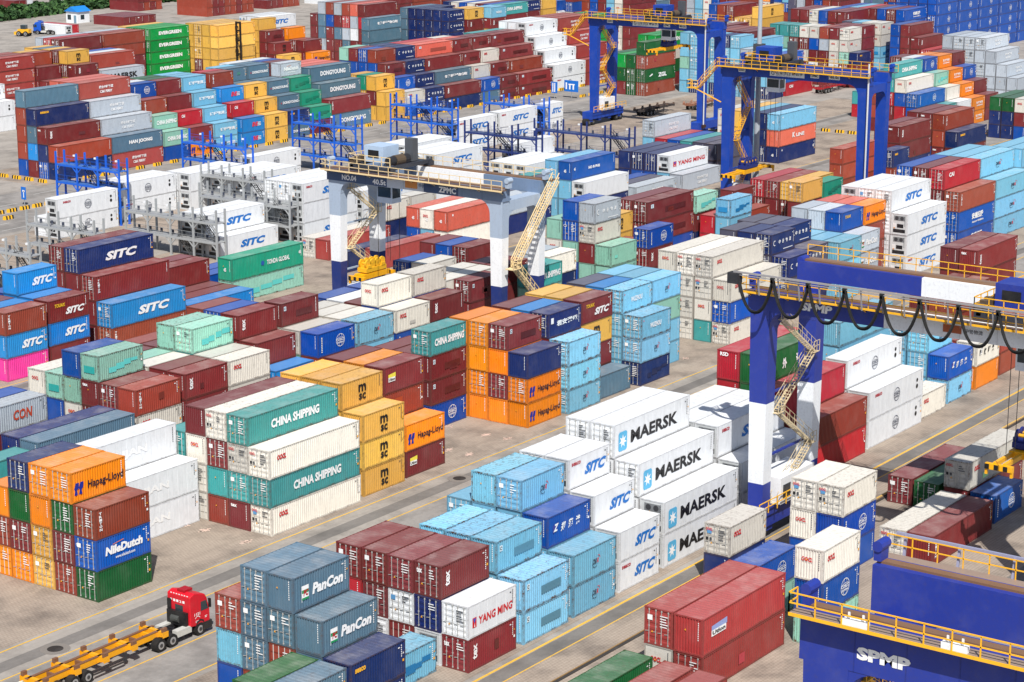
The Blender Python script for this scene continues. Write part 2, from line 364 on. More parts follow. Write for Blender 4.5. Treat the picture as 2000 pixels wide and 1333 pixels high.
        for k in range(4):
            u = l*(.22+.16*k)+g.random()*.2; a.rect(u, h*(.22+.08*k)+g.random()*.1, u+l*.13+g.random()*.4, h*(.42+.05*k)+g.random()*.3, dk, k*.2, 'repaint_patch')
    if g.random() < .22 and d in '.TRiO' and c not in 'w':
        u = l*g.uniform(.15, .6); z = h*g.uniform(.15, .5); a.rect(u, z, u+g.uniform(.5, 1.5), z+g.uniform(.3, .8), tuple(int(v*g.choice((.8, .87, 1.1))) if v < 230 else int(v*.85) for v in COLS[c]), 0, 'repaint_patch')
    if d == 'v': a.text('WINJAN', l*.2, l*.7, h*.34, h*.64, WH, 0, .04)
    return a
def end_art(h, c, d, door, seed):
    """artwork on the visible short end, u along +Y from the far edge: here u=0 at y=2.438"""
    a = Art(); g = random.Random(seed+7); w = 2.438; mk = WH if c not in 'weqsy' else GY
    if door:
        for k in range(g.randint(3, 6)):
            z = h*.80-.2*k; a.rect(1.36, z, 1.36+.3+.4*g.random(), z+.075, mk)
        a.poly([(.62, h*.34), (.80, h*.34), (.71, h*.34+.17)], OR)
        if g.random() < .5: a.rect(.30, h*.66, .72, h*.80, WH if c not in 'we' else (90, 150, 200))
        if d in 'TMm': a.text('tex', .22, .72, h*.68, h*.84, WH, 0, .04) if c == 'm' else None
        if d == 'O' or (c == 'e' and g.random() < .8): a.text('OOCL', .16, .80, h*.76, h*.86, RD, .1, .04); a.rect(.2, h*.44, .42, h*.54, BK); a.rect(.55, h*.44, .75, h*.54, GY)
        if c == 'b': a.ring(.45, h*.74, .26, .15, .04, WH)
    else:
        for k in range(9): a.rect(2.02, h*.86-.16*k, 2.09, h*.86-.16*k+.1, mk)
        if d == 'O' or c == 'e': a.text('OOCL', .55, 1.5, h*.58, h*.72, RD, .1, .04)
        if d == 'T': a.text('tex', .25, .95, h*.76, h*.88, WH, 0, .04)
        if c == 'c' and d == 'Z': a.text('RSD', .35, 1.25, h*.80, h*.93, WH, 0, .04)
        if d in '4h6Bl': a.text('45', 1.0, 1.45, h*.40, h*.56, WH, 0, .04)
        if g.random() < .5: a.poly([(.9, h*.62), (1.06, h*.62), (.98, h*.62+.15)], OR)
        if d in '#x': a.rect(.45, h*.28, 1.9, h*.55, (40, 165, 160) if c == 's' else (40, 140, 200), 0, 'repaint_patch')
    return a

# every stack of the yard: x, y, length, height, turned, then columns from the near row back, each bottom to top (colour, design)
TABLE = """
114.80 | 122.88 | 20 | 2.591 | 0 | G. BN RR / R. M. G. OH / Y. Y. o. O. / O. M. g. N. / O. R. o. / O. R.
122.34 | 130.51 | 40 | 2.896 | 0 | wv wv / wv wv wv
134.93 | 122.37 | 40 | 2.591 | 0 | EO AC EO / mT A. E. AC / r. a. M. E. / E. E. e. m. / E. A. A. / E. A.
148.34 | 123.00 | 20 | 2.591 | 0 | yM yM yM / yM yM yM yM / yM yM yM yM / yM yM yM yM
155.05 | 123.36 | 20 | 2.591 | 0 | mU oH / m. m. r. mU / m. m. m. o. / m. m. m. m.
169.02 | 131.20 | 20 | 2.591 | 0 | bc mi mi AC / m. m. m. / m. m. m.
175.52 | 123.81 | 20 | 2.591 | 0 | oH OH n. / o. M. o. Mi / o. O. o. O. / o. o. o. o.
182.29 | 123.37 | 20 | 2.591 | 0 | LD LD LD / L. L. m. NQ / l. l. k. k. / m. m. m. m.
189.21 | 126.45 | 20 | 2.591 | 0 | m. m. yM mu / y. y. y. y. / y. y. y. y.
188.95 | 123.82 | 20 | 2.591 | 0 | d.
196.25 | 123.27 | 20 | 2.591 | 0 | Nx LD LW / L. L. L. LW / L. L. L. k. / L. L. L. x.
202.51 | 125.85 | 20 | 2.591 | 0 | lD lD s. lD / l. l. l. l. / l. l. l. l.
217.72 | 124.62 | 40 | 2.591 | 0 | EO Bc eO / a. e. E. EO / E. E. E. E. / E. E. E. e.
233.28 | 122.87 | 20 | 2.591 | 0 | _ / X. X. NX / N. N. X. NX / N. N. N. n. / N. N. x. x.
239.40 | 123.87 | 20 | 2.591 | 0 | _ / x. x. xX / x. x. x. nX / n. x. n. x. / x. n. x. x.
245.55 | 122.32 | 20 | 2.591 | 0 | _ / l. l. lD / l. l. lD / l. l. l.
251.65 | 122.77 | 20 | 2.591 | 0 | _ / q. qP qP / b. b. b. bu / l. l. l. q. / l. l. q. q.
257.80 | 122.50 | 20 | 2.591 | 0 | _ / _ / r. r. r. oH / r. r. r. t. / r. r. r. t.
263.91 | 124.30 | 40 | 2.896 | 0 | wS wS wS / W. W. W. WS / W. W. W. W. / W. W. W. w.
283.56 | 125.72 | 40 | 2.896 | 0 | BA BA RR / M. M. M. CI / m. m. m. M. / b. b. b. B.
295.93 | 125.69 | 40 | 2.896 | 0 | lD lD lD / l. l. l. lD / l. l. l. l. / l. l. l. l.
308.20 | 124.50 | 40 | 2.896 | 0 | _ / l. l. l. lD / l. l. l. l.
129.60 | 145.60 | 40 | 2.896 | 0 | d. d. / n. n.
130.60 | 152.00 | 20 | 2.591 | 0 | m. m. qV / n. b. b. / s. s.
116.80 | 145.60 | 40 | 2.591 | 0 | a. a.
142.40 | 146.00 | 20 | 2.591 | 0 | m. eO rR / m. c. M. / m. M. mT s# / m. e. s. b. / m. b. s# / g. s. e.
149.50 | 146.40 | 20 | 2.591 | 0 | m. m. mT / m. m. m. / e. e. e. / a. s. s. / m. m. m.
155.80 | 146.40 | 20 | 2.591 | 0 | e. e. eO / e. e. e. / s. a. a. S# / a. a. s. s. / m. m. m. / r. r. r.
162.90 | 146.60 | 20 | 2.591 | 0 | b. kS / m. m. m. / e. m. m. mT / b. b. b. B. / r. r. r. r.
169.60 | 146.60 | 20 | 2.591 | 0 | m. r. bc / e. s. e. / e. e. eO mi / e. e. e. / d. b. n. / m. m. m.
176.30 | 146.60 | 20 | 2.591 | 0 | l. lD lD / e. e. e. / e. e. e. / l. l. e. / n. n. n. / m. m. m.
183.00 | 146.80 | 20 | 2.591 | 0 | b. bc eO / b. b. b. eO / m. m. m. / w. w. w. / b. b. b.
189.50 | 146.90 | 20 | 2.591 | 0 | m. m. mT / b. b. b. eO / m. m. e. / e. e. e. / b. b. b.
156.80 | 180.50 | 20 | 2.591 | 0 | p. kS rR / b. b. k. / r. r. m. / k. k. k.
163.60 | 180.90 | 20 | 2.591 | 0 | m. kS mu / k. k. k. / k. k. k. kS / k. b. b.
172.80 | 180.60 | 40 | 2.896 | 0 | RR KS / m. m. MR / m. m. m. NS / m. m. m. M. / r. r.
186.30 | 181.90 | 40 | 2.896 | 0 | kS / m. / m. / m. m. / m. m.
199.60 | 186.60 | 45 | 2.896 | 0 | sx jB / _ / b. / b.
100.50 | 90.10 | 20 | 2.591 | 0 | d. dP / g. g.
106.90 | 90.10 | 20 | 2.591 | 0 | n. ne / d. d. dP / r. R. D. dP / r. D. D. D. / b. l. R.
113.40 | 92.40 | 20 | 2.591 | 0 | l#
120.40 | 90.20 | 20 | 2.591 | 0 | MT WY / w. N. MT / M. W. M. / W. M. M. / w. c. M.
127.30 | 90.10 | 20 | 2.591 | 0 | li li / l. l. li / l. l. l. / l. l. l.
134.20 | 90.20 | 20 | 2.591 | 0 | lD lD / l. l. bq / l. l. l. LD / l. l. l. l. / l. l. L.
141.00 | 90.30 | 20 | 2.591 | 0 | wS wS / w. w. wS / w. w. w. wS / w. w. w. W.
148.10 | 90.50 | 40 | 2.896 | 0 | wK wK / w. w. WK / w. w. w. WK / w. w. w. W.
161.60 | 90.90 | 40 | 2.896 | 0 | w. w. / w. w. wS / w. w. w. / w. w. w.
175.90 | 92.00 | 40 | 2.896 | 0 | c. r. / r. r. c. / g. g. g. gz / c. c. c. cZ
189.20 | 92.30 | 40 | 2.896 | 0 | wc wc / w. w. wc
202.00 | 92.70 | 20 | 2.591 | 0 | eO
209.20 | 93.00 | 20 | 2.591 | 0 | lD bq / l. L. LD / L. L. L.
196.90 | 99.70 | 40 | 2.591 | 0 | l. l. l. l.
216.30 | 93.00 | 20 | 2.591 | 0 | o. eq / r. r.
223.50 | 93.30 | 40 | 2.591 | 0 | r. rF / r. r.
127.00 | 74.20 | 40 | 2.896 | 0 | F. fU / e. F.
112.90 | 71.00 | 40 | 2.896 | 0 | f.
112.90 | 73.80 | 40 | 2.896 | 0 | f.
112.90 | 77.20 | 40 | 2.896 | 0 | g.
147.30 | 83.80 | 20 | 2.591 | 0 | n. EO
140.60 | 77.30 | 20 | 2.591 | 0 | s. bc
140.00 | 71.50 | 20 | 2.591 | 0 | s. bc eO
154.90 | 77.50 | 20 | 2.591 | 0 | b. bc EO / b. eO EO
175.40 | 81.00 | 40 | 2.591 | 0 | MT
175.20 | 78.30 | 40 | 2.591 | 0 | G.
175.20 | 75.40 | 40 | 2.591 | 0 | m. EO
161.50 | 72.40 | 40 | 2.700 | 0 | mR / EO
175.20 | 72.80 | 20 | 2.591 | 0 | bc
196.00 | 151.60 | 40 | 2.591 | 0 | e. e. e. / e. e. e.
199.80 | 149.10 | 20 | 2.591 | 0 | m. m. Mi
209.60 | 151.90 | 20 | 2.500 | 0 | m. m. m. / c. m. m.
209.90 | 147.20 | 20 | 2.591 | 0 | n. s. aC
216.70 | 149.70 | 20 | 2.591 | 0 | n. n. e. / r. e. q.
226.40 | 146.90 | 20 | 2.591 | 0 | M. s. s. / G. s. m. EO qX / m. b. s. B. b. / n. e. eO s.
238.50 | 148.90 | 20 | 2.591 | 0 | m. MT Bc / e. e. / r. r.
242.80 | 158.00 | 20 | 2.591 | 0 | r. y. yM
251.00 | 157.00 | 40 | 2.896 | 0 | b. Mi Mi / m. m. M. / m. m.
263.70 | 156.90 | 20 | 2.591 | 0 | n. mi s# / e. m. / e. e.
263.70 | 151.30 | 20 | 2.591 | 0 | l. l. l# / c. c.
270.40 | 152.00 | 20 | 2.591 | 0 | a. r. / m. m. m.
277.40 | 147.30 | 20 | 2.896 | 0 | m. m. Y.
280.90 | 150.50 | 40 | 2.591 | 0 | m. M. Y. / m. m. M. / m. M. CI
284.20 | 147.40 | 20 | 2.591 | 0 | m. m. j#
315.50 | 160.40 | 40 | 2.500 | 0 | r. r. r.
336.00 | 160.30 | 40 | 2.896 | 0 | n. m. mT / n. m. m.
354.00 | 157.90 | 40 | 2.896 | 0 | m. ne / mT rR rR / b. mT mT / g. m. m. / r. r.
328.50 | 157.80 | 20 | 2.896 | 0 | rR Ne
226.20 | 184.30 | 45 | 2.896 | 0 | f4
222.60 | 186.90 | 45 | 2.896 | 0 | n.
227.20 | 194.00 | 45 | 2.896 | 0 | f. / E.
241.60 | 184.30 | 45 | 2.896 | 0 | et t4 / l. e4 / b. t4
242.00 | 196.20 | 20 | 2.896 | 0 | n. eO
248.40 | 196.20 | 20 | 2.896 | 0 | n. e.
203.80 | 161.50 | 20 | 2.591 | 0 | b. b. B.
204.20 | 159.00 | 20 | 2.591 | 0 | m. m. eO
215.00 | 163.60 | 20 | 2.591 | 0 | r. b. bc / m. m. m.
215.20 | 161.00 | 20 | 2.591 | 0 | m. m. M.
288.00 | 182.40 | 40 | 2.896 | 0 | qF / x. / b.
302.40 | 182.60 | 40 | 2.896 | 0 | qF / l. wY / b. N4 / b. N. / n. n.
273.00 | 182.00 | 40 | 2.896 | 0 | n. w. / l. l. bh / l. l. l6
273.00 | 189.60 | 40 | 2.896 | 0 | x. x. / a. a. / x.
317.40 | 184.90 | 40 | 2.896 | 0 | x. x. / x. x. / a. a. / b. b. / c. c. / l. l. QF
336.80 | 183.90 | 45 | 2.896 | 0 | n4 tL l4 / N. n. n. / l. l. l. / o. y. y. / l. e. e.
234.40 | 204.80 | 40 | 2.896 | 0 | wS w. wS / w. w. W. / W. W. W.
247.50 | 204.60 | 40 | 2.896 | 0 | w. wS / w. w.
219.40 | 207.30 | 40 | 2.896 | 0 | wS / w. wS / w. w.
215.80 | 235.80 | 40 | 2.896 | 0 | wc wc / W.
230.70 | 238.30 | 40 | 2.896 | 0 | wc wc / w. w.
243.50 | 235.90 | 40 | 2.896 | 0 | w. wc / W. W.
247.30 | 227.80 | 40 | 2.896 | 0 | w. wS / W. W. / w. w.
261.20 | 239.20 | 40 | 2.896 | 0 | w. wc / w.
271.00 | 215.00 | 40 | 2.896 | 0 | w. w. w. / w. w. w.
266.60 | 205.60 | 40 | 2.896 | 0 | w. w. wS / w. w. W. / w. w. w.
312.80 | 236.30 | 40 | 2.896 | 0 | wS wS
326.40 | 236.80 | 40 | 2.896 | 0 | wS wS
340.40 | 236.20 | 20 | 2.896 | 0 | wc wS
250.20 | 272.40 | 40 | 2.896 | 0 | n. r. / B. n. mT / m. k. d. ne / b. r. r. r. d.
262.60 | 272.40 | 40 | 2.896 | 0 | fF dJ / d. d. qF / r. r. q. qF / r. r. r. r. fF / r. r. r. r. t. / r. r. r. r. t.
275.20 | 272.40 | 20 | 2.591 | 0 | b. sC / r. r. sC / r. r. r. rR / r. r. r. r. bc / w. w. w. w. w. / r. r. r. r. r.
281.50 | 272.40 | 20 | 2.591 | 0 | oH m. / m. m. cI / m. m. m. m. / m. m. m. m. m. / o. o. o. o. g. / g. g. g. g. g.
288.00 | 272.40 | 20 | 2.591 | 0 | lQ lQ / l. l. lQ / l. l. l. lQ / l. l. l. l. lQ / l. l. l. l. l. / l. l. l. l. l.
295.40 | 272.40 | 20 | 2.591 | 0 | kG kG / m. m. cI / k. k. k. kG / r. r. r. r. rR / c. c. c. c. c.
301.80 | 272.40 | 20 | 2.591 | 0 | yM yM / y. y. yM / y. y. y. yM / d. d. d. d. / d. d. d. d. d. / l. l. l. l. l.
308.20 | 272.40 | 20 | 2.591 | 0 | dg ne / d. d. dg / d. d. d. dg / d. d. d. d. / d. d. d. D. dg / d. d. d. d. D. / w. w. w. w. w.
314.60 | 272.40 | 20 | 2.591 | 0 | m. j# / j. j. j# / j. j. j. j# / q. q. q. q. qN / m. m. m. m. M. / b. b. b. b. b. / w. w. w. w. w.
321.30 | 273.20 | 40 | 2.896 | 0 | dg mR / d. d. dg / m. d. d. dg / t. t. t. t. / t. t. t. t. / t. t. t. t.
336.40 | 271.80 | 20 | 2.896 | 0 | yM yM / y. m. yM / y. Y. j. / Y. Y. Y.
349.00 | 271.40 | 20 | 2.591 | 0 | nX nX / n. n. nX / n. n. n. nX / n. n. n. n. nX / N. N. N. N. N. / n. n. n. n. n.
355.20 | 271.20 | 40 | 2.591 | 0 | ne mT / d. d. dQ / m. m. m. mT / t. t. t. t. ti / t. t. t. t. t. / c. c. c. c. c.
367.70 | 271.00 | 20 | 2.591 | 0 | d. bc / e. e. eO / m. m. m. mi / m. m. m. m. mi / t. t. t. t. t. / e. e. e. e. e.
374.00 | 270.80 | 20 | 2.591 | 0 | mi mi / m. m. mi / e. e. e. eO / m. m. m. m. mi / m. m. m. m. m.
380.40 | 270.60 | 40 | 2.591 | 0 | mi mi / r. r. rR / m. m. m. mi / m. m. m. m. mi / m. m. m. m. M. / a. a. a. a. a.
393.00 | 270.40 | 40 | 2.896 | 0 | wc wc / w. w. wc / w. w. w. wc / w. w. w. w. wc / w. w. w. w. w. / w. w. w. w. w.
405.80 | 270.40 | 40 | 2.896 | 0 | fF fF / r. r. fF / r. r. r. fF / r. r. r. r. fF / r. r. r. r. r. / r. r. r. r. r.
342.80 | 271.60 | 20 | 2.591 | 0 | bc eO / b. b. bc / m. m. m. mi / b. b. b. b. r. / b. b. b. b. B. / b. b. b. b. m. / b. b. b. b. s.
398.20 | 250.20 | 40 | 2.896 | 0 | RR GZ RR g. / G. G. g. / m. g. v. / m. g. g.
411.20 | 255.60 | 40 | 2.896 | 0 | m. g. eO vE / m. m. v. vE
409.30 | 226.00 | 20 | 2.591 | 0 | N. lW / L. L. L. / L. l. L. q. / L. L. L. l. L. / L. L. N. L. N. / N. L. L. L. L. / L. L. l. e. s. / N. L. L. L. L. / l. l. s. l. l.
416.00 | 225.80 | 40 | 2.896 | 0 | cI b. / b. b. b. / l. l. l. / l. l. l. l.
418.00 | 236.50 | 40 | 2.591 | 0 | m. m. m. m. mi / c. m. m. m. m. / r. r. r. r. r. / m. m. m. m. m.
425.00 | 247.20 | 40 | 2.591 | 0 | m. m. m. m. mi / m. m. m. m. e. / m. m. m. m. M. / b. b. b. b. b. / r. r. r. r. r.
381.90 | 176.40 | 40 | 2.591 | 0 | b. a. / b. b. Bc / m. c. b. eO / m. m. C. a. aC / m. r. r.
394.60 | 176.30 | 20 | 2.591 | 0 | w. w. / e. e. e. / s. s. s. s# / b. b. b. b. bc / w. w. w. w. w. / M. M. M. M. M.
401.00 | 176.20 | 20 | 2.591 | 0 | oF oF / o. o. oF / o. o. o. oF / o. o. o. o. oF / o. o. o. o. o.
407.40 | 176.20 | 20 | 2.591 | 0 | m. m. / m. m. m. / b. b. b. bc / m. m. m. m. m. / m. m. m. m. m.
397.00 | 193.00 | 20 | 2.591 | 0 | r. m. b. / m. m. r. / c. a.
387.50 | 159.40 | 40 | 2.591 | 0 | b. m. e. / n. n. g. / n. n. g.
434.80 | 181.20 | 40 | 2.650 | 0 | q. qF / q. q. qF / q. q. q. qF / Q. Q. Q. q. QF / Q. Q. Q. Q. Q. / Q. Q. Q. Q. Q. / q. q. q. q. q.
437.20 | 219.40 | 20 | 2.591 | 0 | m. m. ne / m. M. S. eO EO / m. W. e. eO mT / m. M. m. q. r. / m. W. m. b. e. / c. m. e. M. e. / m. M. C. M. A. / a. a. a. s. a. / a. a. a. a. a.
443.50 | 221.80 | 20 | 2.591 | 0 | m. m. m. Mm MT / m. m. m. m. m. / m. m. m. m. M.
452.00 | 221.50 | 20 | 2.591 | 0 | l. l. l# e. eO / l. e. EO e. e. / l. l. q. l. l. / x. x. x. x. x.
471.50 | 240.30 | 40 | 2.591 | 0 | m. m. m. m. mT / m. m. m. m. m. / b. b. b. b. b. / e. e. e. e. E. / m. m. m. m. m. / m. m. m. m. m.
452.00 | 206.80 | 40 | 2.591 | 0 | b. B. / m. b. CI / m. m. m. mT / m. m. m. m. m. / b. b. b. b. b.
483.80 | 231.00 | 40 | 2.591 | 0 | b. b. b. b. bA / m. m. m. m. M. / b. b. b. b. b. / m. m. m. m. m. / c. c. c. c. c. / l. l. l. l. l. / b. b. b. b. b.
497.00 | 229.00 | 40 | 2.700 | 0 | Bc bc bc Bc bc bc / b. b. b. b. b. b. / b. b. b. b. b. b. / b. b. b. b. b. b.
509.60 | 229.00 | 40 | 2.700 | 0 | Bc bc bc Bc bc bc / b. b. b. b. b. b. / b. b. b. b. b. b. / b. b. b. b. b. b.
522.20 | 229.00 | 40 | 2.700 | 0 | Bc bc bc Bc bc bc / b. b. b. b. b. b. / b. b. b. b. b. b. / b. b. b. b. b. b.
534.80 | 229.00 | 40 | 2.700 | 0 | Bc bc bc Bc bc bc / b. b. b. b. b. b. / b. b. b. b. b. b. / b. b. b. b. b. b.
547.40 | 229.00 | 40 | 2.700 | 0 | Bc bc bc Bc bc bc / b. b. b. b. b. b. / b. b. b. b. b. b. / b. b. b. b. b. b.
273.40 | 322.40 | 40 | 2.896 | 0 | w. wc / w. w. wc
285.00 | 329.10 | 40 | 2.591 | 0 | fF fF fF fF fF / r. r. r. r. rR / r. r. r. r. r.
297.60 | 326.00 | 20 | 2.591 | 0 | m. m. m. / m. m. m. m. / r. r. r. r. r. / y. y. y. y. y.
304.60 | 325.20 | 20 | 2.591 | 0 | m. y. bc mT / y. y. YM MT yM / M. M. M. Y. M. / y. y. y. y. y. / d. d. d. d. d. / y. y. y. y. y.
311.30 | 325.20 | 40 | 2.896 | 0 | d. d. qK / r. r. r. r. / d. d. d. w. / b. b. b. b.
319.00 | 345.30 | 40 | 2.591 | 0 | m. m. m. m. MT / c. c. c. c. C. / q. q. q. q. q.
331.80 | 345.30 | 40 | 2.591 | 0 | r. m. m. r. r. / r. r. r. r. r. / q. q. q. q. q.
345.60 | 345.30 | 40 | 2.591 | 0 | vE vE vE VE VE / v. V. M. V. V. / v. V. V. V. V. / y. y. y. y. y.
360.00 | 338.60 | 40 | 2.591 | 0 | yM yM yM yM yM / y. y. y. y. y. / m. M. Y. Y. Y. / y. y. y. y. y.
390.60 | 353.00 | 40 | 2.896 | 0 | wS wS w. wS / w. w. w. W. / W. W. W. W.
376.00 | 333.40 | 20 | 2.591 | 0 | m. yM / m. m. mM / m. m. m. mi / y. y. y. y. y.
384.00 | 331.50 | 20 | 2.591 | 0 | r. oH / m. m. m. / m. m. M. / o. o. o. o.
405.00 | 333.00 | 40 | 2.896 | 0 | e. m. m. cI m. / w. m. w. q. t. / w. d. q. C. r. / m. m. d. m. q. / mT mT mT b. r. / d. q. d. d. q. / m. m. m. mT
403.00 | 330.30 | 40 | 2.896 | 0 | d. d. d. dQ
418.00 | 318.00 | 20 | 2.591 | 0 | n. n. n. nX nX / n. n. n. n. nX / n. n. n. n. nX
424.50 | 317.00 | 20 | 2.591 | 0 | m. m. m. mT yM / y. y. y. y. y.
418.00 | 325.60 | 40 | 2.591 | 0 | n. n. n. n. nX / n. n. n. n. n. / d. d. d. d. d.
430.80 | 314.80 | 20 | 2.591 | 0 | l. l. y. mT lW / l. l. l. l. l.
437.00 | 317.00 | 40 | 2.591 | 0 | m. m. c. m. aC / b. m. m. m. b. / m. m. m. m. mT / r. m. m. r. eO / a. m. a. a. b. / n. a. a. a. e. / b. b. b. b. n.
450.00 | 318.00 | 20 | 2.591 | 0 | m. m. m. m. nX / n. n. n. n. nX / n. n. n. n. nX
457.00 | 318.00 | 20 | 2.591 | 0 | y. y. y. y. Y. / m. m. m. m. M. / a. a. a. a. a. / y. y. y. y. y.
436.00 | 292.00 | 40 | 2.896 | 0 | v. v. v. v. / m. m. m. mT / v. v. v. v.
470.00 | 300.00 | 40 | 2.896 | 0 | m. m. m. m. m. / e. e. e. e. e. / l. l. l. l. l. / m. m. m. m. m. / b. b. b. b. b. / r. r. r. r. r.
483.00 | 270.00 | 40 | 2.896 | 0 | y. y. y. yM / m. m. Y. / y. y. Y. / m. m. m. M. / r. r. r. r. / b. b. b. b.
497.00 | 285.00 | 40 | 2.896 | 0 | r. r. r. r. r. / m. m. m. m. m. / b. b. b. b. b. / e. e. e. e. e. / l. l. l. l. l. / q. q. q. q. q.
510.00 | 262.00 | 40 | 2.896 | 0 | m. m. m. m. m. / r. r. r. r. r. / b. b. b. bc bc / m. m. m. m. m. / q. q. q. q. q. / x. x. x. x. x.
436.00 | 445.50 | 40 | 2.591 | 1 | mR / m. / mT / m. / m.
470.00 | 446.00 | 40 | 2.591 | 1 | rF rF / m. m. / m. m. / r. r. / r. r. / m. m. / r. r. / r. r.
498.00 | 448.00 | 40 | 2.591 | 1 | m. / m. / m. / r. / r. / r.
520.00 | 440.00 | 40 | 2.591 | 1 | w. w. / w. w. / w. w. / w. q. / q. w. / m. w. / w. w. / w. w. / m. m. / w. w. / m. m.
470.00 | 474.00 | 40 | 2.591 | 1 | m. m. / r. m. / m. r. / r. r.
281.00 | 198.50 | 40 | 2.896 | 0 | w. w. / w. w. / w. w.
297.00 | 210.00 | 40 | 2.896 | 0 | w. / w. w. / w.
255.50 | 184.50 | 40 | 2.896 | 0 | n. q. / x. x. / a. a.
247.00 | 106.80 | 40 | 2.896 | 0 | m. m. mT / m. m. m.
234.00 | 104.60 | 40 | 2.896 | 0 | r. r. / m. m.
236.20 | 93.40 | 40 | 2.896 | 0 | m. r. / l. l. / r. m.
410.20 | 441.50 | 40 | 2.591 | 1 | wc / c.
452.00 | 508.00 | 40 | 2.591 | 1 | mv / m. / w.
"""
PAL = "mmmrrbbcelynaqwodm"
FILLS = [(452, 330, 2, 40, 3, 3, 5, PAL, 6), (478, 318, 3, 20, 4, 3, 5, PAL, 6), (500, 322, 4, 40, 5, 3, 5, PAL, 6), (560, 300, 3, 20, 6, 3, 5, PAL, 6), (535, 280, 3, 40, 8, 3, 5, PAL, 6),
         (440, 356, 5, 40, 11, 4, 5, PAL, 6), (505, 350, 4, 20, 12, 3, 5, PAL, 6), (545, 345, 4, 40, 13, 3, 5, PAL, 6), (600, 320, 4, 40, 14, 4, 5, PAL, 6), (470, 385, 6, 40, 21, 3, 5, PAL, 6),
         (550, 378, 5, 40, 22, 4, 5, PAL, 6), (620, 350, 4, 40, 23, 4, 5, PAL, 6), (580, 270, 6, 40, 24, 4, 5, 'bbbbm', 6), (217, 154.9, 1, 20, 52, 2, 2, 'eqw', 2)]
# ------------------------------------------------------------------ containers
COLS = dict(f=(164, 68, 64), m=(124, 45, 48), r=(154, 66, 50), c=(184, 36, 50), o=(248, 142, 24), y=(236, 184, 84), w=(233, 237, 241), e=(226, 222, 212), g=(20, 92, 46), v=(0, 150, 62),
            a=(66, 160, 160), s=(150, 205, 186), l=(122, 190, 222), k=(30, 138, 216), b=(6, 80, 174), n=(22, 44, 102), d=(88, 122, 144), q=(184, 194, 205), p=(240, 52, 160),
            t=(224, 108, 90), x=(86, 86, 108), j=(28, 150, 120), z=(60, 70, 60))
CNAME = dict(f='brick red', m='maroon', r='rust red', c='crimson', o='orange', y='mustard yellow', w='white', e='cream', g='dark green', v='bright green', a='teal', s='pale green', l='light blue',
             k='bright blue', b='royal blue', n='navy', d='steel blue grey', q='silver grey', p='magenta', t='salmon', x='slate', j='sea green', z='grey')
WEAR = dict(f=.3, l=.8, s=.85, e=.4, w=.1, q=.4, m=.35, r=.4, t=.6, o=.28, a=.45, x=.6, b=.3, n=.35)
PITCH = 2.51; LEN = {20: 6.058, 40: 12.192, 45: 13.716}; STD = 2.591
CONT = []
ROWS = [r_.split('|') for r_ in TABLE.strip().split('\n')]; N_MAIN = len(ROWS)
for X, Y, n, L, seed, kmin, kmax, pal, nrow in FILLS:      # distant stacks of mixed colours
    g = random.Random(seed)
    for i in range(n):
        cols = []
        for q in range(nrow):
            k = g.randint(kmin, kmax); main = g.choice(pal); t = ''
            for _ in range(k): a = g.choice(pal) if g.random() < .6 else main; t += (a.upper() if g.random() < .4 else a)+'. '
            cols.append(t)
        ROWS.append((X+i*(LEN[L]+.4), Y, L, STD, 0, '/'.join(cols)))
for bi, row in enumerate(ROWS):
    X, Y, L, h, rot, cols = row; X = float(X); Y = float(Y); L = int(L); h = float(h); rot = int(rot)
    for r, cs in enumerate(cols.split('/')):
        tk = cs.split()
        if tk == ['_']: continue
        for k, t in enumerate(tk):
            if t[0] == '_': continue
            x, y = (X+r*PITCH, Y) if rot else (X, Y+r*PITCH)
            CONT.append(dict(id=len(CONT), bay=bi, r=r, k=k, n=len(tk), x=x, y=y, z=k*h, L=L, h=h, rot=rot, c=t[0].lower(), door=t[0].isupper(), d=t[1],
                             below=tk[k-1][0].lower() if k else None, above=tk[k+1][0].lower() if k+1 < len(tk) else None))
def cbox(c):
    l = LEN[c['L']]; dx, dy = (2.438, l) if c['rot'] else (l, 2.438)
    return c['x'], c['y'], c['z'], c['x']+dx, c['y']+dy, c['z']+c['h']-.012

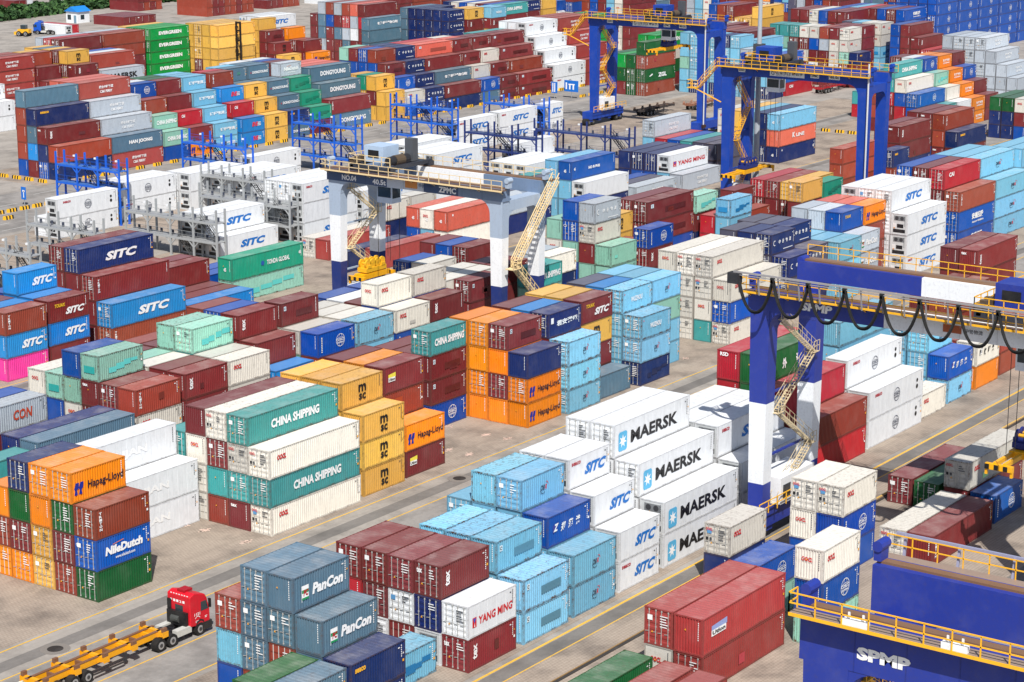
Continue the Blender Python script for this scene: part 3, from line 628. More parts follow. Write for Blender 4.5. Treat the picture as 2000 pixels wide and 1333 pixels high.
def visible_counts(w=840, h=560):
    """which containers show, and how large: a plain depth buffer of the boxes"""
    sc = w/2000.0; zb = np.zeros((h, w)); idb = -np.ones((h, w), int); C0 = np.array([0, 0, CAM_H])
    for i, c in enumerate(CONT):
        x0, y0, z0, x1, y1, z1 = cbox(c)
        for P in (((x0, y0, z0), (x1, y0, z0), (x1, y0, z1), (x0, y0, z1)), ((x0, y0, z0), (x0, y1, z0), (x0, y1, z1), (x0, y0, z1)), ((x0, y0, z1), (x1, y0, z1), (x1, y1, z1), (x0, y1, z1))):
            D = np.array(P)-C0; zz = D@FW; px = (1000+F_PX*(D@RT)/zz)*sc; py = (666.5-F_PX*(D@UP)/zz)*sc
            a0, a1 = max(int(px.min()), 0), min(int(px.max())+1, w-1); b0, b1 = max(int(py.min()), 0), min(int(py.max())+1, h-1)
            if a1 < a0 or b1 < b0: continue
            gx, gy = np.meshgrid(np.arange(a0, a1+1)+.5, np.arange(b0, b1+1)+.5)
            pos = np.ones(gx.shape, bool); neg = pos.copy()
            for q in range(4):
                e = (q+1) % 4; cr = (px[e]-px[q])*(gy-py[q])-(py[e]-py[q])*(gx-px[q]); pos &= cr >= 0; neg &= cr <= 0
            ins = pos | neg
            if not ins.any(): continue
            A = np.stack([px[:3], py[:3], np.ones(3)], 1)
            try: kk = np.linalg.solve(A, 1/zz[:3])
            except np.linalg.LinAlgError: continue
            iz = kk[0]*gx+kk[1]*gy+kk[2]; s = zb[b0:b1+1, a0:a1+1]; m = ins & (iz > s); s[m] = iz[m]; idb[b0:b1+1, a0:a1+1][m] = i
    ys, xs = np.nonzero(idb >= 0); ids = idb[ys, xs]
    cnt = np.bincount(ids, minlength=len(CONT)); sx = np.bincount(ids, xs, len(CONT)); sy = np.bincount(ids, ys, len(CONT))
    for i, c in enumerate(CONT): c['vis'] = int(cnt[i]); c['px'] = sx[i]/max(cnt[i], 1)/sc; c['py'] = sy[i]/max(cnt[i], 1)/sc
visible_counts()

# --- container geometry (local origin: near corner, +X along the length, +Y across, +Z up)
def wall(mb, P0, U, Vv, Nn, length, height, pitch=.278, depth=.07, fl=.36):
    """corrugated sheet: waves along U, drawn along Vv, outer crests in the plane of P0 and pushed in against the outward normal Nn"""
    P0 = np.array(P0, float); U = np.array(U, float); Vv = np.array(Vv, float); Nn = np.array(Nn, float)
    n = max(2, int(round(length/pitch))); p = length/n; prof = []
    for k in range(n):
        b = k*p; prof += [(b, 0), (b+fl*p, 0), (b+.5*p, -depth), (b+(.5+fl)*p, -depth)]
    prof.append((length, 0))
    i = len(mb.v)
    for u, q in prof:
        a = P0+U*u+Nn*q; mb.v += [tuple(a), tuple(a+Vv*height)]
    flip = np.dot(np.cross(U, Vv), Nn) < 0
    for k in range(len(prof)-1):
        f = (i+2*k, i+2*k+2, i+2*k+3, i+2*k+1); mb.f.append(f[::-1] if flip else f); mb.c.append(mb.col); mb.m.append(mb.mi)
def frame_parts(mb, L, h):
    l = LEN[L]; w = 2.438; p = .15; g = .012
    for x in (g, l-g-p):
        for y in (g, w-g-p): mb.box(x, y, .118, x+p, y+p, h-.13)
    for y0, y1 in ((g, .07), (w-.07, w-g)):
        mb.box(p+g, y0, .02, l-p-g, y1, .16); mb.box(p+g, y0, h-.10, l-p-g, y1, h-.03)
    for x0, x1 in ((g, .09), (l-.09, l-g)):
        mb.box(x0, p+g, .02, x1, w-p-g, .16); mb.box(x0, p+g, h-.13, x1, w-p-g, h-.03)
    for x in (0, l-.178):
        for y in (0, w-.162):
            mb.box(x, y, 0, x+.178, y+.162, .118); mb.box(x, y, h-.13, x+.178, y+.162, h-.012)
def body_parts(mb, L, h, door, reefer=False):
    l = LEN[L]; w = 2.438; p = .155
    mb.mi = 0
    if reefer:
        for y, nn in ((.018, -1), (w-.018, 1)):
            n = int(l/1.15)
            wall(mb, (p, y, .16), (1, 0, 0), (0, 0, 1), (0, nn, 0), l-2*p, h-.26, (l-2*p)/n, .008, .47)
    else:
        wall(mb, (p, .02, .16), (1, 0, 0), (0, 0, 1), (0, -1, 0), l-2*p, h-.26); wall(mb, (p, w-.02, .16), (1, 0, 0), (0, 0, 1), (0, 1, 0), l-2*p, h-.26, .278)
    wall(mb, (l-.03, p, .16), (0, 1, 0), (0, 0, 1), (1, 0, 0), w-2*p, h-.29, .25)
    if not door and not reefer: wall(mb, (.03, p, .16), (0, 1, 0), (0, 0, 1), (-1, 0, 0), w-2*p, h-.29, .25)
    else: mb.face([(.12, p, .16), (.12, w-p, .16), (.12, w-p, h-.1), (.12, p, h-.1)][::-1])
    mb.mi = 1
    wall(mb, (.09, .07, h-.035), (1, 0, 0), (0, 1, 0), (0, 0, 1), l-.18, w-.14, .42 if not reefer else 1.2, .022)
    mb.mi = 0
    mb.face([(.1, .07, .05), (l-.1, .07, .05), (l-.1, w-.07, .05), (.1, w-.07, .05)])
def door_leaf(mb, h, left):
    y0, y1 = (1.235, 2.275) if left else (.163, 1.203)
    wall(mb, (.045, y0, .17), (0, 0, 1), (0, 1, 0), (-1, 0, 0), h-.31, y1-y0, (h-.31)/5, .03, .30)
    mb.box(.04, y0, .165, .10, y0+.06, h-.135); mb.box(.04, y1-.06, .165, .10, y1, h-.135)
def rods(mb, h, left):
    for y in ((1.42, 1.78) if left else (.42, .78)) if 0 else ((1.45, 2.02) if left else (.40, .97)):
        mb.bar((.012, y, .12), (.012, y, h-.11), .045)
        for z in (.2, h*.5, h-.2): mb.box(0, y-.06, z-.05, .035, y+.06, z+.05)
        mb.bar((.0, y, 1.05), (.0, y+.32, 1.0), .035)
def unit_parts(mb, h):
    w = 2.438; p = .165
    mb.color((200, 204, 206)); mb.box(.05, p, .17, .11, w-p, h-.14)
    mb.color((120, 124, 128)); mb.box(.035, .45, h-1.0, .05, 2.0, h-.35)
    mb.color((32, 34, 38)); mb.box(.03, .62, .95, .05, 1.55, 1.45); mb.box(.035, .35, .28, .05, 2.1, .75)
    mb.color((60, 62, 66))
    for y in (.85, 1.6): mb.tube((.045, y, h-.68), (.02, y, h-.68), .26, 12)
    mb.color((225, 225, 225)); mb.box(.02, 1.7, .9, .05, 2.15, 1.5); mb.color((236, 150, 30)); mb.box(.015, 1.85, .82, .03, 2.0, .97)
_mc = {}
def cached(key, fn):
    if key not in _mc: _mc[key] = fn()
    return _mc[key]
def mk(name, mats, fn):
    mb = MB(); fn(mb); return mb.mesh(name, mats)
def hk(h): return 2.896 if h > 2.8 else STD
def art_into(mb, c, l, hh):
    a = side_art(c['L'], hh, c['c'], c['d'], c['id']); ye = -.006
    mb.add([(u, ye-q, z) for u, z, q in a.V], a.F, a.C)
    e = end_art(hh, c['c'], c['d'], c['door'], c['id'])
    xe = -.006 if not c['door'] else -.022
    mb.add([(xe-q, 2.438-u, z) for u, z, q in e.V], e.F, e.C)
def art_groups(c, l, hh):
    """side and end artwork, one mesh for each kind of mark"""
    out = []
    for A, T in ((side_art(c['L'], hh, c['c'], c['d'], c['id']), lambda u, z, q: (u, -.006-q, z)), (end_art(hh, c['c'], c['d'], c['door'], c['id']), lambda u, z, q: ((-.022 if c['door'] else -.006)-q, 2.438-u, z))):
        for nm in ('markings', 'lettering', 'emblem', 'repaint_patch'):
            ix = [i for i, g in enumerate(A.G) if g == nm]
            if not ix: continue
            for part in ([[i] for i in ix] if nm == 'repaint_patch' else [ix]):
                mb = MB(); mb.add([T(*p) for p in A.V], [A.F[i] for i in part], [A.C[i] for i in part]); used = sorted({k for f in mb.f for k in f}); mp = {k: j for j, k in enumerate(used)}
                mb.v = [mb.v[k] for k in used]; mb.f = [tuple(mp[k] for k in f) for f in mb.f]; out.append((nm, mb))
    return out
def link(name, me, parent, mats=None, color=None):
    o = bpy.data.objects.new(name, me); COLL.objects.link(o); o.parent = parent
    if color: o.color = color
    return o
def make_container(c, detail):
    L, hh = c['L'], hk(c['h']); l = LEN[L]; reef = c['c'] == 'w'; door = c['door']
    g = random.Random(c['id']); rgb = COLS[c['c']]
    hs = colorsys.rgb_to_hsv(*[v/255 for v in rgb]); hs = ((hs[0]+g.uniform(-.008, .008)) % 1, min(1, hs[1]*g.uniform(.92, 1.05)), min(1, hs[2]*g.uniform(.86, 1.06) if not reef else hs[2]*g.uniform(.97, 1.0)))
    col = (*lin([v*255 for v in colorsys.hsv_to_rgb(*hs)]), 1-min(1, WEAR.get(c['c'], .3)*g.uniform(.4, 1.5)))
    name = 'refrigerated_container' if reef else 'shipping_container'
    root = empty(name)
    if c['rot']: root.location = (c['x']+2.438, c['y'], c['z']); root.rotation_euler = (0, 0, math.pi/2)
    else:
        root.location = (c['x']+g.uniform(-.05, .05), c['y']+g.uniform(-.03, .03), c['z']); root.rotation_euler = (0, 0, g.uniform(-.0016, .0016))
    root.scale = (1, 1, (c['h']-.004)/hh)
    key = (L, hh, door, reef)
    link('body', cached(('b',)+key, lambda: mk('container_body', [M_PAINT, M_ROOF], lambda m: body_parts(m, *key))), root, color=col)
    link('frame', cached(('f', L, hh), lambda: mk('container_frame', [M_FRAME], lambda m: frame_parts(m, L, hh))), root, color=col)
    if door:
        for lf in (True, False):
            dl = link('door', cached(('d', hh, lf), lambda: mk('container_door', [M_PAINT], lambda m: door_leaf(m, hh, lf))), root, color=col)
            if detail: link('locking_rods', cached(('r', hh, lf), lambda: mk('locking_rods', [M_ROD], lambda m: rods(m, hh, lf))), dl)
    elif reef: link('cooling_unit', cached(('u', hh), lambda: mk('cooling_unit', [M_STEEL], lambda m: unit_parts(m, hh))), root)
    for nm, mb in art_groups(c, l, hh): link(nm, mb.mesh(nm, [M_SIGN]), root)
    return root

ORDER = sorted([c for c in CONT if c['vis'] > 0], key=lambda c: -c['vis'])
box_sel = [c for c in ORDER if c['c'] != 'w'][:300]; reef_sel = [c for c in ORDER if c['c'] == 'w' and c['vis'] >= 40][:95]
SEL = {c['id'] for c in box_sel+reef_sel}

# --- words that single out one container
def area(c):
    x, y = c['x'], c['y']
    if y < 87: return 'front right block'
    if y < 109: return 'front middle block'
    if y < 141: return 'block behind the red truck' if x < 215 else 'block around the cream stack' if x < 262 else 'row by the tall white stack'
    if y < 175: return 'block under the grey gantry' if x < 232 else 'block under the middle blue gantry' if x < 310 else 'block at the right gantry leg'
    if y < 201 and x < 380: return 'row behind the grey gantry'
    if y < 245 and x < 360: return 'rows among the steel racks'
    if x < 345 and y < 292: return 'stepped block behind the racks'
    if y < 292 and x < 425 and y > 262: return 'stepped block by the far gantry'
    if x > 380 and y < 200: return 'far right orange block'
    if y < 262: return 'block beyond the far gantry'
    return 'far left block' if x < 380 else 'far top block'
DW = {'H': 'blue emblem and dark lettering', 'M': 'black lettering', 'C': 'white lettering', 'O': 'small red lettering', 'S': 'slanted lettering', 'K': 'star panel', 'P': 'flag emblem',
      'Y': 'red lettering', 'D': 'small dark and red lettering', 'N': 'white web address', 'c': 'globe emblem', 'E': 'white lettering', 'g': 'white lettering', 'G': 'red and white lettering', 'J': 'white lettering',
      'F': 'white lettering', 'L': 'white lettering', 'R': 'upright white lettering', 'T': 'small white lettering', 'I': 'white lettering', 'A': 'white lettering', 'X': 'white crescent emblem', 'q': 'Chinese lettering', 'Q': 'white lettering',
      'u': 'yellow lettering', 'e': 'yellow lettering', 'V': 'big rust lettering', 'B': 'white lettering', 'Z': 'white lettering', 'z': 'large white Chinese lettering', 'i': 'darker patch', 'W': 'white lettering', '#': 'repainted patches', 'x': 'repainted patches', 'h': 'white lettering', '4': 'white number', 'U': 'white panel'}
ORD = ['', 'bottom', 'second', 'third', 'fourth', 'fifth', 'sixth']
NTH = ['leftmost', 'second from left', 'third from left', 'fourth from left', 'fifth from left', 'sixth from left', 'seventh from left', 'eighth from left']
def feats(c):
    size = 'short' if c['L'] == 20 else 'long'; kind = 'reefer container' if c['c'] == 'w' else 'container'
    col = '' if c['c'] == 'w' else CNAME[c['c']]+' '
    base = f"{size} {('white ' if c['c']=='w' else col)}{kind}"
    let = (' with '+DW[c['d']]) if c['d'] in DW else ''
    lv = ' at the bottom' if c['k'] == 0 else (' on top of its stack' if c['k'] == c['n']-1 else f" {ORD[c['k']+1]} from the ground")
    nb = (f" on a {CNAME[c['below']]} one" if c['below'] and c['below'] != c['c'] else '')
    ab = (f" under a {CNAME[c['above']]} one" if c['above'] and c['above'] != c['c'] else '')
    return base, let, lv, nb, ab, ', '+area(c)
VIS = [c for c in CONT if c['vis'] >= 6]
for c in VIS: c['ft'] = feats(c)
COMB = ((0, 1), (0, 1, 3), (0, 1, 4), (0, 1, 5), (0, 1, 2, 5), (0, 1, 3, 5), (0, 1, 4, 5), (0, 2, 3, 5), (0, 3, 4, 5), (0, 3, 5), (0, 2, 5))
from collections import Counter, defaultdict
def phrase(c, cb): return ''.join(c['ft'][i] for i in cb)
def fits(t): return 4 <= len(t.split()) <= 16
tabs = {cb: Counter(phrase(c, cb) for c in VIS) for cb in COMB}
for c in VIS:
    c['label'] = None
    for cb in COMB:
        t = phrase(c, cb)
        if fits(t) and tabs[cb][t] == 1: c['label'] = t; break
for cb in ((0, 1, 5), (0, 3, 5), (0, 4, 5), (0, 2, 5), (0, 5)):
    for big in (8, 99):
        if big == 99 and cb != (0, 5): continue
        rest = defaultdict(list)
        for c in VIS: rest[phrase(c, cb)].append(c)
        for t, g in rest.items():
            if len(g) > big: continue
            g.sort(key=lambda c: c['px'])
            for i, c in enumerate(g):
                if c['label']: continue
                j = len(g)-1-i; w = NTH[i] if i < 8 else (NTH[j].replace('left', 'right') if j < 8 else f'number {i+1} from left')
                for q in (f', {w} of the {len(g)}, ', f', {w}, '):
                    u = t.replace(', ', q, 1)
                    if fits(u): c['label'] = u; break
for c in CONT:
    if c['id'] not in SEL: continue
    o = make_container(c, c['vis'] > 260)
    tag(o, c.get('label') or ''.join(feats(c)[i] for i in (0, 2, 5)), 'container', 'stacked refrigerated containers' if c['c'] == 'w' else 'stacked shipping containers')

# --- the rest: one mass of containers
def far_parts(mb, c):
    l = LEN[c['L']]; w = 2.438; h = c['h']-.012; g = random.Random(c['id']); base = np.array(lin(COLS[c['c']]))*g.uniform(.82, 1.08)
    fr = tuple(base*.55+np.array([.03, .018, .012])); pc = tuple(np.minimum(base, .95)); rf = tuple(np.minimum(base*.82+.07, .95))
    loc = MB(); loc.col = pc
    e = .03
    # recessed panels inside a slim frame
    def panel(a, b, cdd, d, n, col, q=.10, rec=.035):
        A, B, Cc, D = [np.array(p, float) for p in (a, b, cdd, d)]; n = np.array(n, float)
        cu = (B-A)/np.linalg.norm(B-A); cv = (D-A)/np.linalg.norm(D-A)
        I = [A+cu*q+cv*q, B-cu*q+cv*q, Cc-cu*q-cv*q, D+cu*q-cv*q]; J = [p-n*rec for p in I]
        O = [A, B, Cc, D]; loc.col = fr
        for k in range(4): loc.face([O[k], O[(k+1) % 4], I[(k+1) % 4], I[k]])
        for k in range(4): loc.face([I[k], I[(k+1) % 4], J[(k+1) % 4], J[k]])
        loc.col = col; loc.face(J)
    panel((e, e, 0), (l-e, e, 0), (l-e, e, h), (e, e, h), (0, -1, 0), pc)
    panel((e, w-e, 0), (e, e, 0), (e, e, h), (e, w-e, h), (-1, 0, 0), pc)
    panel((e, e, h), (l-e, e, h), (l-e, w-e, h), (e, w-e, h), (0, 0, 1), rf, .08, .02)
    loc.col = pc; loc.face([(l-e, e, 0), (l-e, w-e, 0), (l-e, w-e, h), (l-e, e, h)]); loc.face([(l-e, w-e, 0), (e, w-e, 0), (e, w-e, h), (l-e, w-e, h)])
    if c['vis'] > 4:
        if c['door']:
            loc.color((205, 205, 200))
            for y in (.45, .95, 1.5, 2.0): loc.box(.02, y-.03, .12, .05, y+.03, h-.12)
            loc.col = tuple(base*.6)
            for z in (.7, 1.3, 1.9): loc.box(.035, .2, z, .06, 2.25, z+.07)
        art_into(loc, dict(c), l, h)
    if c['rot']: T = lambda p: (c['x']+2.438-p[1], c['y']+p[0], c['z']+p[2])
    else: T = lambda p: (c['x']+p[0], c['y']+p[1], c['z']+p[2])
    mb.add(loc.v, loc.f, loc.c, T)
mb = MB()
for c in CONT:
    if c['id'] in SEL: continue
    if c['vis'] == 0 and c['bay'] >= N_MAIN: continue
    far_parts(mb, c)
o = mb.build('shipping_containers', M_PAINTV); o['kind'] = 'stuff'
tag(o, 'mass of smaller and half hidden stacked shipping containers filling the yard', 'containers')
# ------------------------------------------------------------------ ground
def ground_mat(name, base, dark, paver=0.0, stain=.5, light=None):
    m, n, l, b = newmat(name); tc = n.new('ShaderNodeTexCoord'); vec = tc.outputs['Object']
    big = noise(n, l, vec, .035, 5, .6); mid = noise(n, l, vec, .22, 6, .65); fine = noise(n, l, vec, 2.4, 5, .7)
    st = noise(n, l, mapped(n, l, vec, (.012, .42, 1)), 1.0, 5, .65)
    c = mixc(n, l, ramp_fac(n, l, big, .35, .68), base, light or tuple(v*1.18 for v in base))
    c = mixc(n, l, math_(n, l, 'MULTIPLY', ramp_fac(n, l, mid, .45, .72), stain), c, dark)
    c = mixc(n, l, math_(n, l, 'MULTIPLY', ramp_fac(n, l, st, .50, .66), .55*stain), c, tuple(v*.72 for v in base))
    c = mixc(n, l, math_(n, l, 'MULTIPLY', math_(n, l, 'SUBTRACT', fine, .4, True), .9, True), c, tuple(v*.55 for v in base))
    if paver:
        br = n.new('ShaderNodeTexBrick'); br.inputs['Scale'].default_value = 1.0; br.inputs['Brick Width'].default_value = .34; br.inputs['Row Height'].default_value = .30
        br.inputs['Mortar Size'].default_value = .035; br.inputs['Color1'].default_value = (1, 1, 1, 1); br.inputs['Color2'].default_value = (.86, .86, .86, 1); br.inputs['Mortar'].default_value = (.45, .43, .41, 1)
        l.new(vec, br.inputs['Vector']); c = mixc(n, l, paver, c, br.outputs['Color'], 'MULTIPLY')
    l.new(c, b.inputs['Base Color']); b.inputs['Roughness'].default_value = .9; b.inputs['Specular IOR Level'].default_value = .2
    return m
def ramp_fac(n, l, f, a, b_):
    r = ramp(n, a, (0, 0, 0), b_, (1, 1, 1)); l.new(f, r.inputs[0]); return r.outputs[0]
M_GROUND = ground_mat('yard_concrete', lin((158, 152, 145)), lin((104, 100, 96)), 0, .75)
M_PAVER = ground_mat('block_paving', lin((164, 151, 138)), lin((106, 98, 92)), .38, .9)
M_LANE = ground_mat('asphalt_lane', lin((146, 142, 138)), lin((96, 94, 92)), 0, .8)
M_TRACK = ground_mat('wheel_track_concrete', lin((122, 118, 114)), lin((78, 76, 74)), 0, .6)
M_GRASS = ground_mat('verge_soil', lin((96, 92, 70)), lin((60, 66, 44)), 0, .7)
def sheet(name, x0, y0, x1, y1, z, mat, col=(160, 155, 150)):
    mb = MB(); mb.color(col); mb.face([(x0, y0, z), (x1, y0, z), (x1, y1, z), (x0, y1, z)]); return structure(mb.build(name, mat))
sheet('ground', -1500, -1500, 3500, 3500, 0, M_GROUND)
for (y0, y1, x0, x1) in ((64.5, 87.4, 60, 420), (89.6, 105.9, 60, 420), (121.6, 139.2, 60, 420), (146.0, 162.0, 60, 420), (179.6, 198.0, 60, 420), (203.5, 216, 190, 420), (226.5, 243.5, 190, 420), (271.0, 289, 245, 425)):
    sheet('block_paving', x0, y0, x1, y1, .004, M_PAVER)
for (y0, y1, x0, x1) in ((106.8, 116.8, 40, 700), (139.6, 145.6, 60, 420), (162.4, 179.2, 60, 500), (245, 256.8, 120, 430), (259, 270.2, 120, 430), (40, 64.2, 60, 420), (198.6, 203, 190, 420)):
    sheet('road_lane', x0, y0, x1, y1, .004, M_LANE)
for y in (88.0, 118.9, 143.9, 168.8, 178.0, 65.6, 52.0, 202.2):
    sheet('wheel_track', 60, y-.75, 420, y+.75, .008, M_TRACK)
M_LINE = attr_mat('road_marking_paint', .7, .42)
YL = (222, 176, 66)
for y, w, x0, x1 in ((121.2, .16, 60, 420), (117.0, .14, 60, 420), (111.1, .14, 60, 420), (106.6, .14, 60, 420), (88.95, .24, 60, 420), (87.2, .12, 60, 420), (139.4, .15, 60, 420), (145.8, .15, 60, 420), (162.2, .15, 60, 420), (179.4, .15, 60, 420), (170.6, .13, 60, 420), (84.6, .14, 150, 420)):
    sheet('road_marking', x0, y-w/2, x1, y+w/2, .012, M_LINE, YL)
for y in (247, 251, 262.5, 266.5):
    for k in range(14): sheet('road_marking', 215+k*12, y-.07, 220+k*12, y+.07, .012, M_LINE, (205, 205, 200))
mb = MB(); mb.color((230, 228, 222))   # lane arrow by the truck
for a, b_ in (((97.4, 116.0), (100.6, 115.7)), ((97.4, 116.0), (97.6, 115.4)), ((97.6, 115.4), (99.9, 114.9))): mb.face([(a[0], a[1]-.09, .014), (b_[0], b_[1]-.09, .014), (b_[0], b_[1]+.09, .014), (a[0], a[1]+.09, .014)])
structure(mb.build('road_marking', M_LINE))
g_ = random.Random(4)
mb = MB(); mb.color((226, 196, 180))   # faded corner crosses where containers are set down
for bx in np.arange(120, 300, 6.4):
    for by in (123.3, 125.8, 128.3, 130.8):
        if g_.random() < .7:
            for q in range(3):
                u, v = bx+g_.uniform(-.3, .3), by+g_.uniform(-.2, .2); mb.face([(u-.55, v-.05, .009), (u+.55, v-.05, .009), (u+.55, v+.05, .009), (u-.55, v+.05, .009)])
                mb.face([(u-.05, v-.4, .0125), (u+.05, v-.4, .0125), (u+.05, v+.4, .0125), (u-.05, v+.4, .0125)])
structure(mb.build('road_marking', M_LINE))
mb = MB(); mb.color((58, 54, 52)); mb.box(60, 83.95, .0, 420, 84.25, .05); mb.color((150, 120, 80)); mb.box(60, 84.3, .0, 420, 84.4, .07)
structure(mb.build('cable_trench', M_CONC))
for x, y in ((106.0, 118.4), (158.0, 119.3), (276.1, 122.1), (300, 163), (330, 172)):
    r = empty('manhole', (x, y, .012)); mb = MB(); mb.color((128, 122, 116)); mb.tube((0, 0, -.01), (0, 0, .004), 1.15, 24); mb.build('concrete_ring', M_CONC, r)
    mb = MB(); mb.color((46, 42, 40)); mb.tube((0, 0, 0), (0, 0, .02), .62, 20); mb.build('iron_cover', M_CONC, r)
    tag(r, {106: 'round manhole in the lane beside the yellow trailer', 158: 'round manhole in the lane in front of the mustard yellow stacks', 276: 'round manhole on the road right of the tall white stack', 300: 'manhole under the middle blue gantry', 330: 'manhole on the lane in front of the salmon and navy stack'}[int(x)], 'manhole', 'manholes in the lanes')

# ------------------------------------------------------------------ gantry cranes
def railing(mb, pts, h=1.1, post=1.6, w=.07, mids=(.55,)):
    for a, b_ in zip(pts[:-1], pts[1:]):
        A, B = Vector(a), Vector(b_); n = max(1, int(round((B-A).length/post)))
        for k in range(n+1): p = A.lerp(B, k/n); mb.bar(p, p+Vector((0, 0, h)), w)
        for q in mids+(h,): mb.bar(A+Vector((0, 0, q)), B+Vector((0, 0, q)), w)
def stairs(mb, a, b_, width, axis, w=.08):
    """flight from a up to b with stringers, treads and handrails; axis is the sideways unit vector"""
    A, B, s = Vector(a), Vector(b_), Vector(axis)*width; n = max(3, int((B-A).length/.35))
    for o in (Vector((0, 0, 0)), s):
        mb.bar(A+o, B+o, .05, .14); mb.bar(A+o+Vector((0, 0, 1)), B+o+Vector((0, 0, 1)), w)
        mb.bar(A+o+Vector((0, 0, .5)), B+o+Vector((0, 0, .5)), w*.8)
        for k in range(0, n+1, 3): p = A.lerp(B, k/n)+o; mb.bar(p, p+Vector((0, 0, 1)), w*.8)
    for k in range(n+1):
        p = A.lerp(B, k/n); mb.bar(p, p+s, .2, .035)
def segs(segl, lo, hi):
    out = []; cur = lo
    for z, c in segl:
        if z > cur: out.append((cur, min(z, hi), c)); cur = min(z, hi)
        if cur >= hi: break
    return out
def gantry(label, X1, X2, Yf, Yn, Zt, dep, gw, lx, ly, legseg, girdseg, rail, deck, text, sill_col, opts):
    """two portal frames at X1 and X2, legs at Yf (far end of the span) and Yn, girders along Y"""
    r = empty('gantry_crane', (X1, Yn, 0)); off = Vector((-X1, -Yn, 0)); out = {}
    def bld(name, mb, mat=M_STEEL, parent=None):
        o = mb.build(name, mat, parent or r)
        if not parent: o.location = off
        return o
    zb = Zt-dep
    girders = []
    for xi, x in enumerate((X1, X2)):
        dz = 0 if xi == 0 else opts.get('rear_dz', 0); mb = MB()
        cur = Yf+.25
        for ye, c in girdseg[xi]:
            mb.color(c); mb.box(x, ye, zb+dz, x+gw, cur, Zt+dz); cur = ye
        mb.color((128, 96, 70)); mb.box(x+gw*.3, Yn-.2, Zt+dz, x+gw*.7, Yf+.2, Zt+dz+.14)
        gi = bld('main_girder', mb); girders.append(gi)
        for yi, y in enumerate((Yf, Yn)):
            mb = MB(); top = zb+dz; t0, t1 = opts['sill_z']+.0, top
            y0a, y1a = (y-ly, y) if yi == 0 else (y, y+ly)
            q = .22
            def rect(z):
                f = (z-t0)/(t1-t0); e = q*(1-f)
                return (x+e*.5, y0a+e, x+lx-e*.5, y1a-e, z)
            for za, zc, c in segs(legseg, t0, t1): mb.color(c); mb.taper(rect(za), rect(zc))
            mb.color(legseg[-1][1]); sgn = 1 if yi == 1 else -1     # haunch that rounds the corner under the girder
            yi_ = y1a if yi == 1 else y0a; hh = 1.5; prof = [(yi_, top)]
            for k in range(7): t = math.pi/2*k/6; prof.append((yi_+sgn*hh*(1-math.sin(t)), top-hh*(1-math.cos(t))))
            mb.prism(prof, 'x', x+.03, x+lx-.03)
            bld('leg', mb)
    for yi, y in enumerate((Yf, Yn)):
        y0a, y1a = (y-ly+.1, y-.1) if yi == 0 else (y+.1, y+ly-.1)
        mb = MB(); mb.color(legseg[-1][1]); mb.box(X1+lx+.01, y0a, zb-1.25, X2-.01, y1a, zb-.05)
        for sx, xx in ((1, X1+lx), (-1, X2)):
            prof = [(xx, zb-1.25)]+[(xx+sx*1.3*(1-math.sin(math.pi/2*k/6)), zb-1.25-1.3*(1-math.cos(math.pi/2*k/6))) for k in range(7)]
            mb.prism(prof, 'y', y0a+.02, y1a-.02)
        bld('end_beam', mb)
        mb = MB(); mb.color(sill_col); mb.box(X1-2.2, y0a-.05, 1.25, X2+lx+2.2, y1a+.05, opts['sill_z'])
        for bx in (X1-1.4, X1+1.6, X2-1.2, X2+lx+1.0): mb.box(bx-.5, y0a+.15, .75, bx+.5, y1a-.15, 1.25)
        sb = bld('sill_beam', mb)
        for bx in (X1-2.0, X1-.6, X2+lx+.2, X2+lx+1.6):
            mb = MB(); mb.color((28, 28, 28)); mb.tube((bx, y0a+.2, .72), (bx, y1a-.2, .72), .72, 16); mb.color((90, 92, 96)); mb.tube((bx, y0a+.17, .72), (bx, y1a-.17, .72), .34, 10)
            bld('wheel', mb, M_RUB)
        if yi == 0:
            mb = MB(); mb.color((236, 238, 240)); mb.box(X1+lx+.5, y0a-.6, opts['sill_z']+.02, X2-.5, y1a+.5, opts['sill_z']+2.4)
            mb.color((60, 64, 70)); mb.box(X1+lx+.9, y0a-.64, opts['sill_z']+.5, X1+lx+2.2, y0a-.6, opts['sill_z']+1.7)
            bld('power_unit', mb)
            mb = MB(); mb.color(rail); z = opts['sill_z']
            railing(mb, [(X1-2, y0a-.8, z), (X2+lx+2, y0a-.8, z)], 1.1, 1.5, .07); bld('sill_railing', mb)
            mb = MB(); mb.color(legseg[-1][1]); mb.bar((X1+lx, y0a+.5, 7.4), (X2, y0a+.5, 7.4), .18); mb.bar((X1+lx, y0a+.5, 13), (X2, y0a+.5, 13), .18); bld('leg_brace', mb)
            # zigzag staircase between the two legs
            mb = MB(); mb.color(opts.get('stair', rail)); z0 = opts['sill_z']+.1; ys = y0a+.25; nst = opts.get('nst', 4); hz = (zb-z0-1.0)/nst; xa, xb = X1+lx+.3, X2-.6
            for k in range(nst):
                a, b_ = (xa, xb) if k % 2 == 0 else (xb, xa)
                stairs(mb, (a, ys, z0+k*hz), (b_, ys, z0+(k+1)*hz), -.65, (0, 1, 0), .035)
                e = b_; mb.box(e-.5, ys-.75, z0+(k+1)*hz-.06, e+.5, ys+.1, z0+(k+1)*hz)
                railing(mb, [(e-.5, ys-.75, z0+(k+1)*hz), (e+.5, ys-.75, z0+(k+1)*hz)], 1.0, .6, .04)
            bld('staircase', mb)
    # walkways
    mb = MB(); mb.color(deck); mb.box(X1-.95, Yn-.6, Zt-.04, X1-.02, Yf+.45, Zt+.04); mb.color(rail); mb.box(X1-.99, Yn-.6, Zt-.12, X1-.95, Yf+.45, Zt+.06)
    for k in range(9): y = Yn+(Yf-Yn)*k/8; mb.bar((X1-.9, y, Zt-.06), (X1, y, Zt-.5), .08)
    wk = bld('walkway', mb)
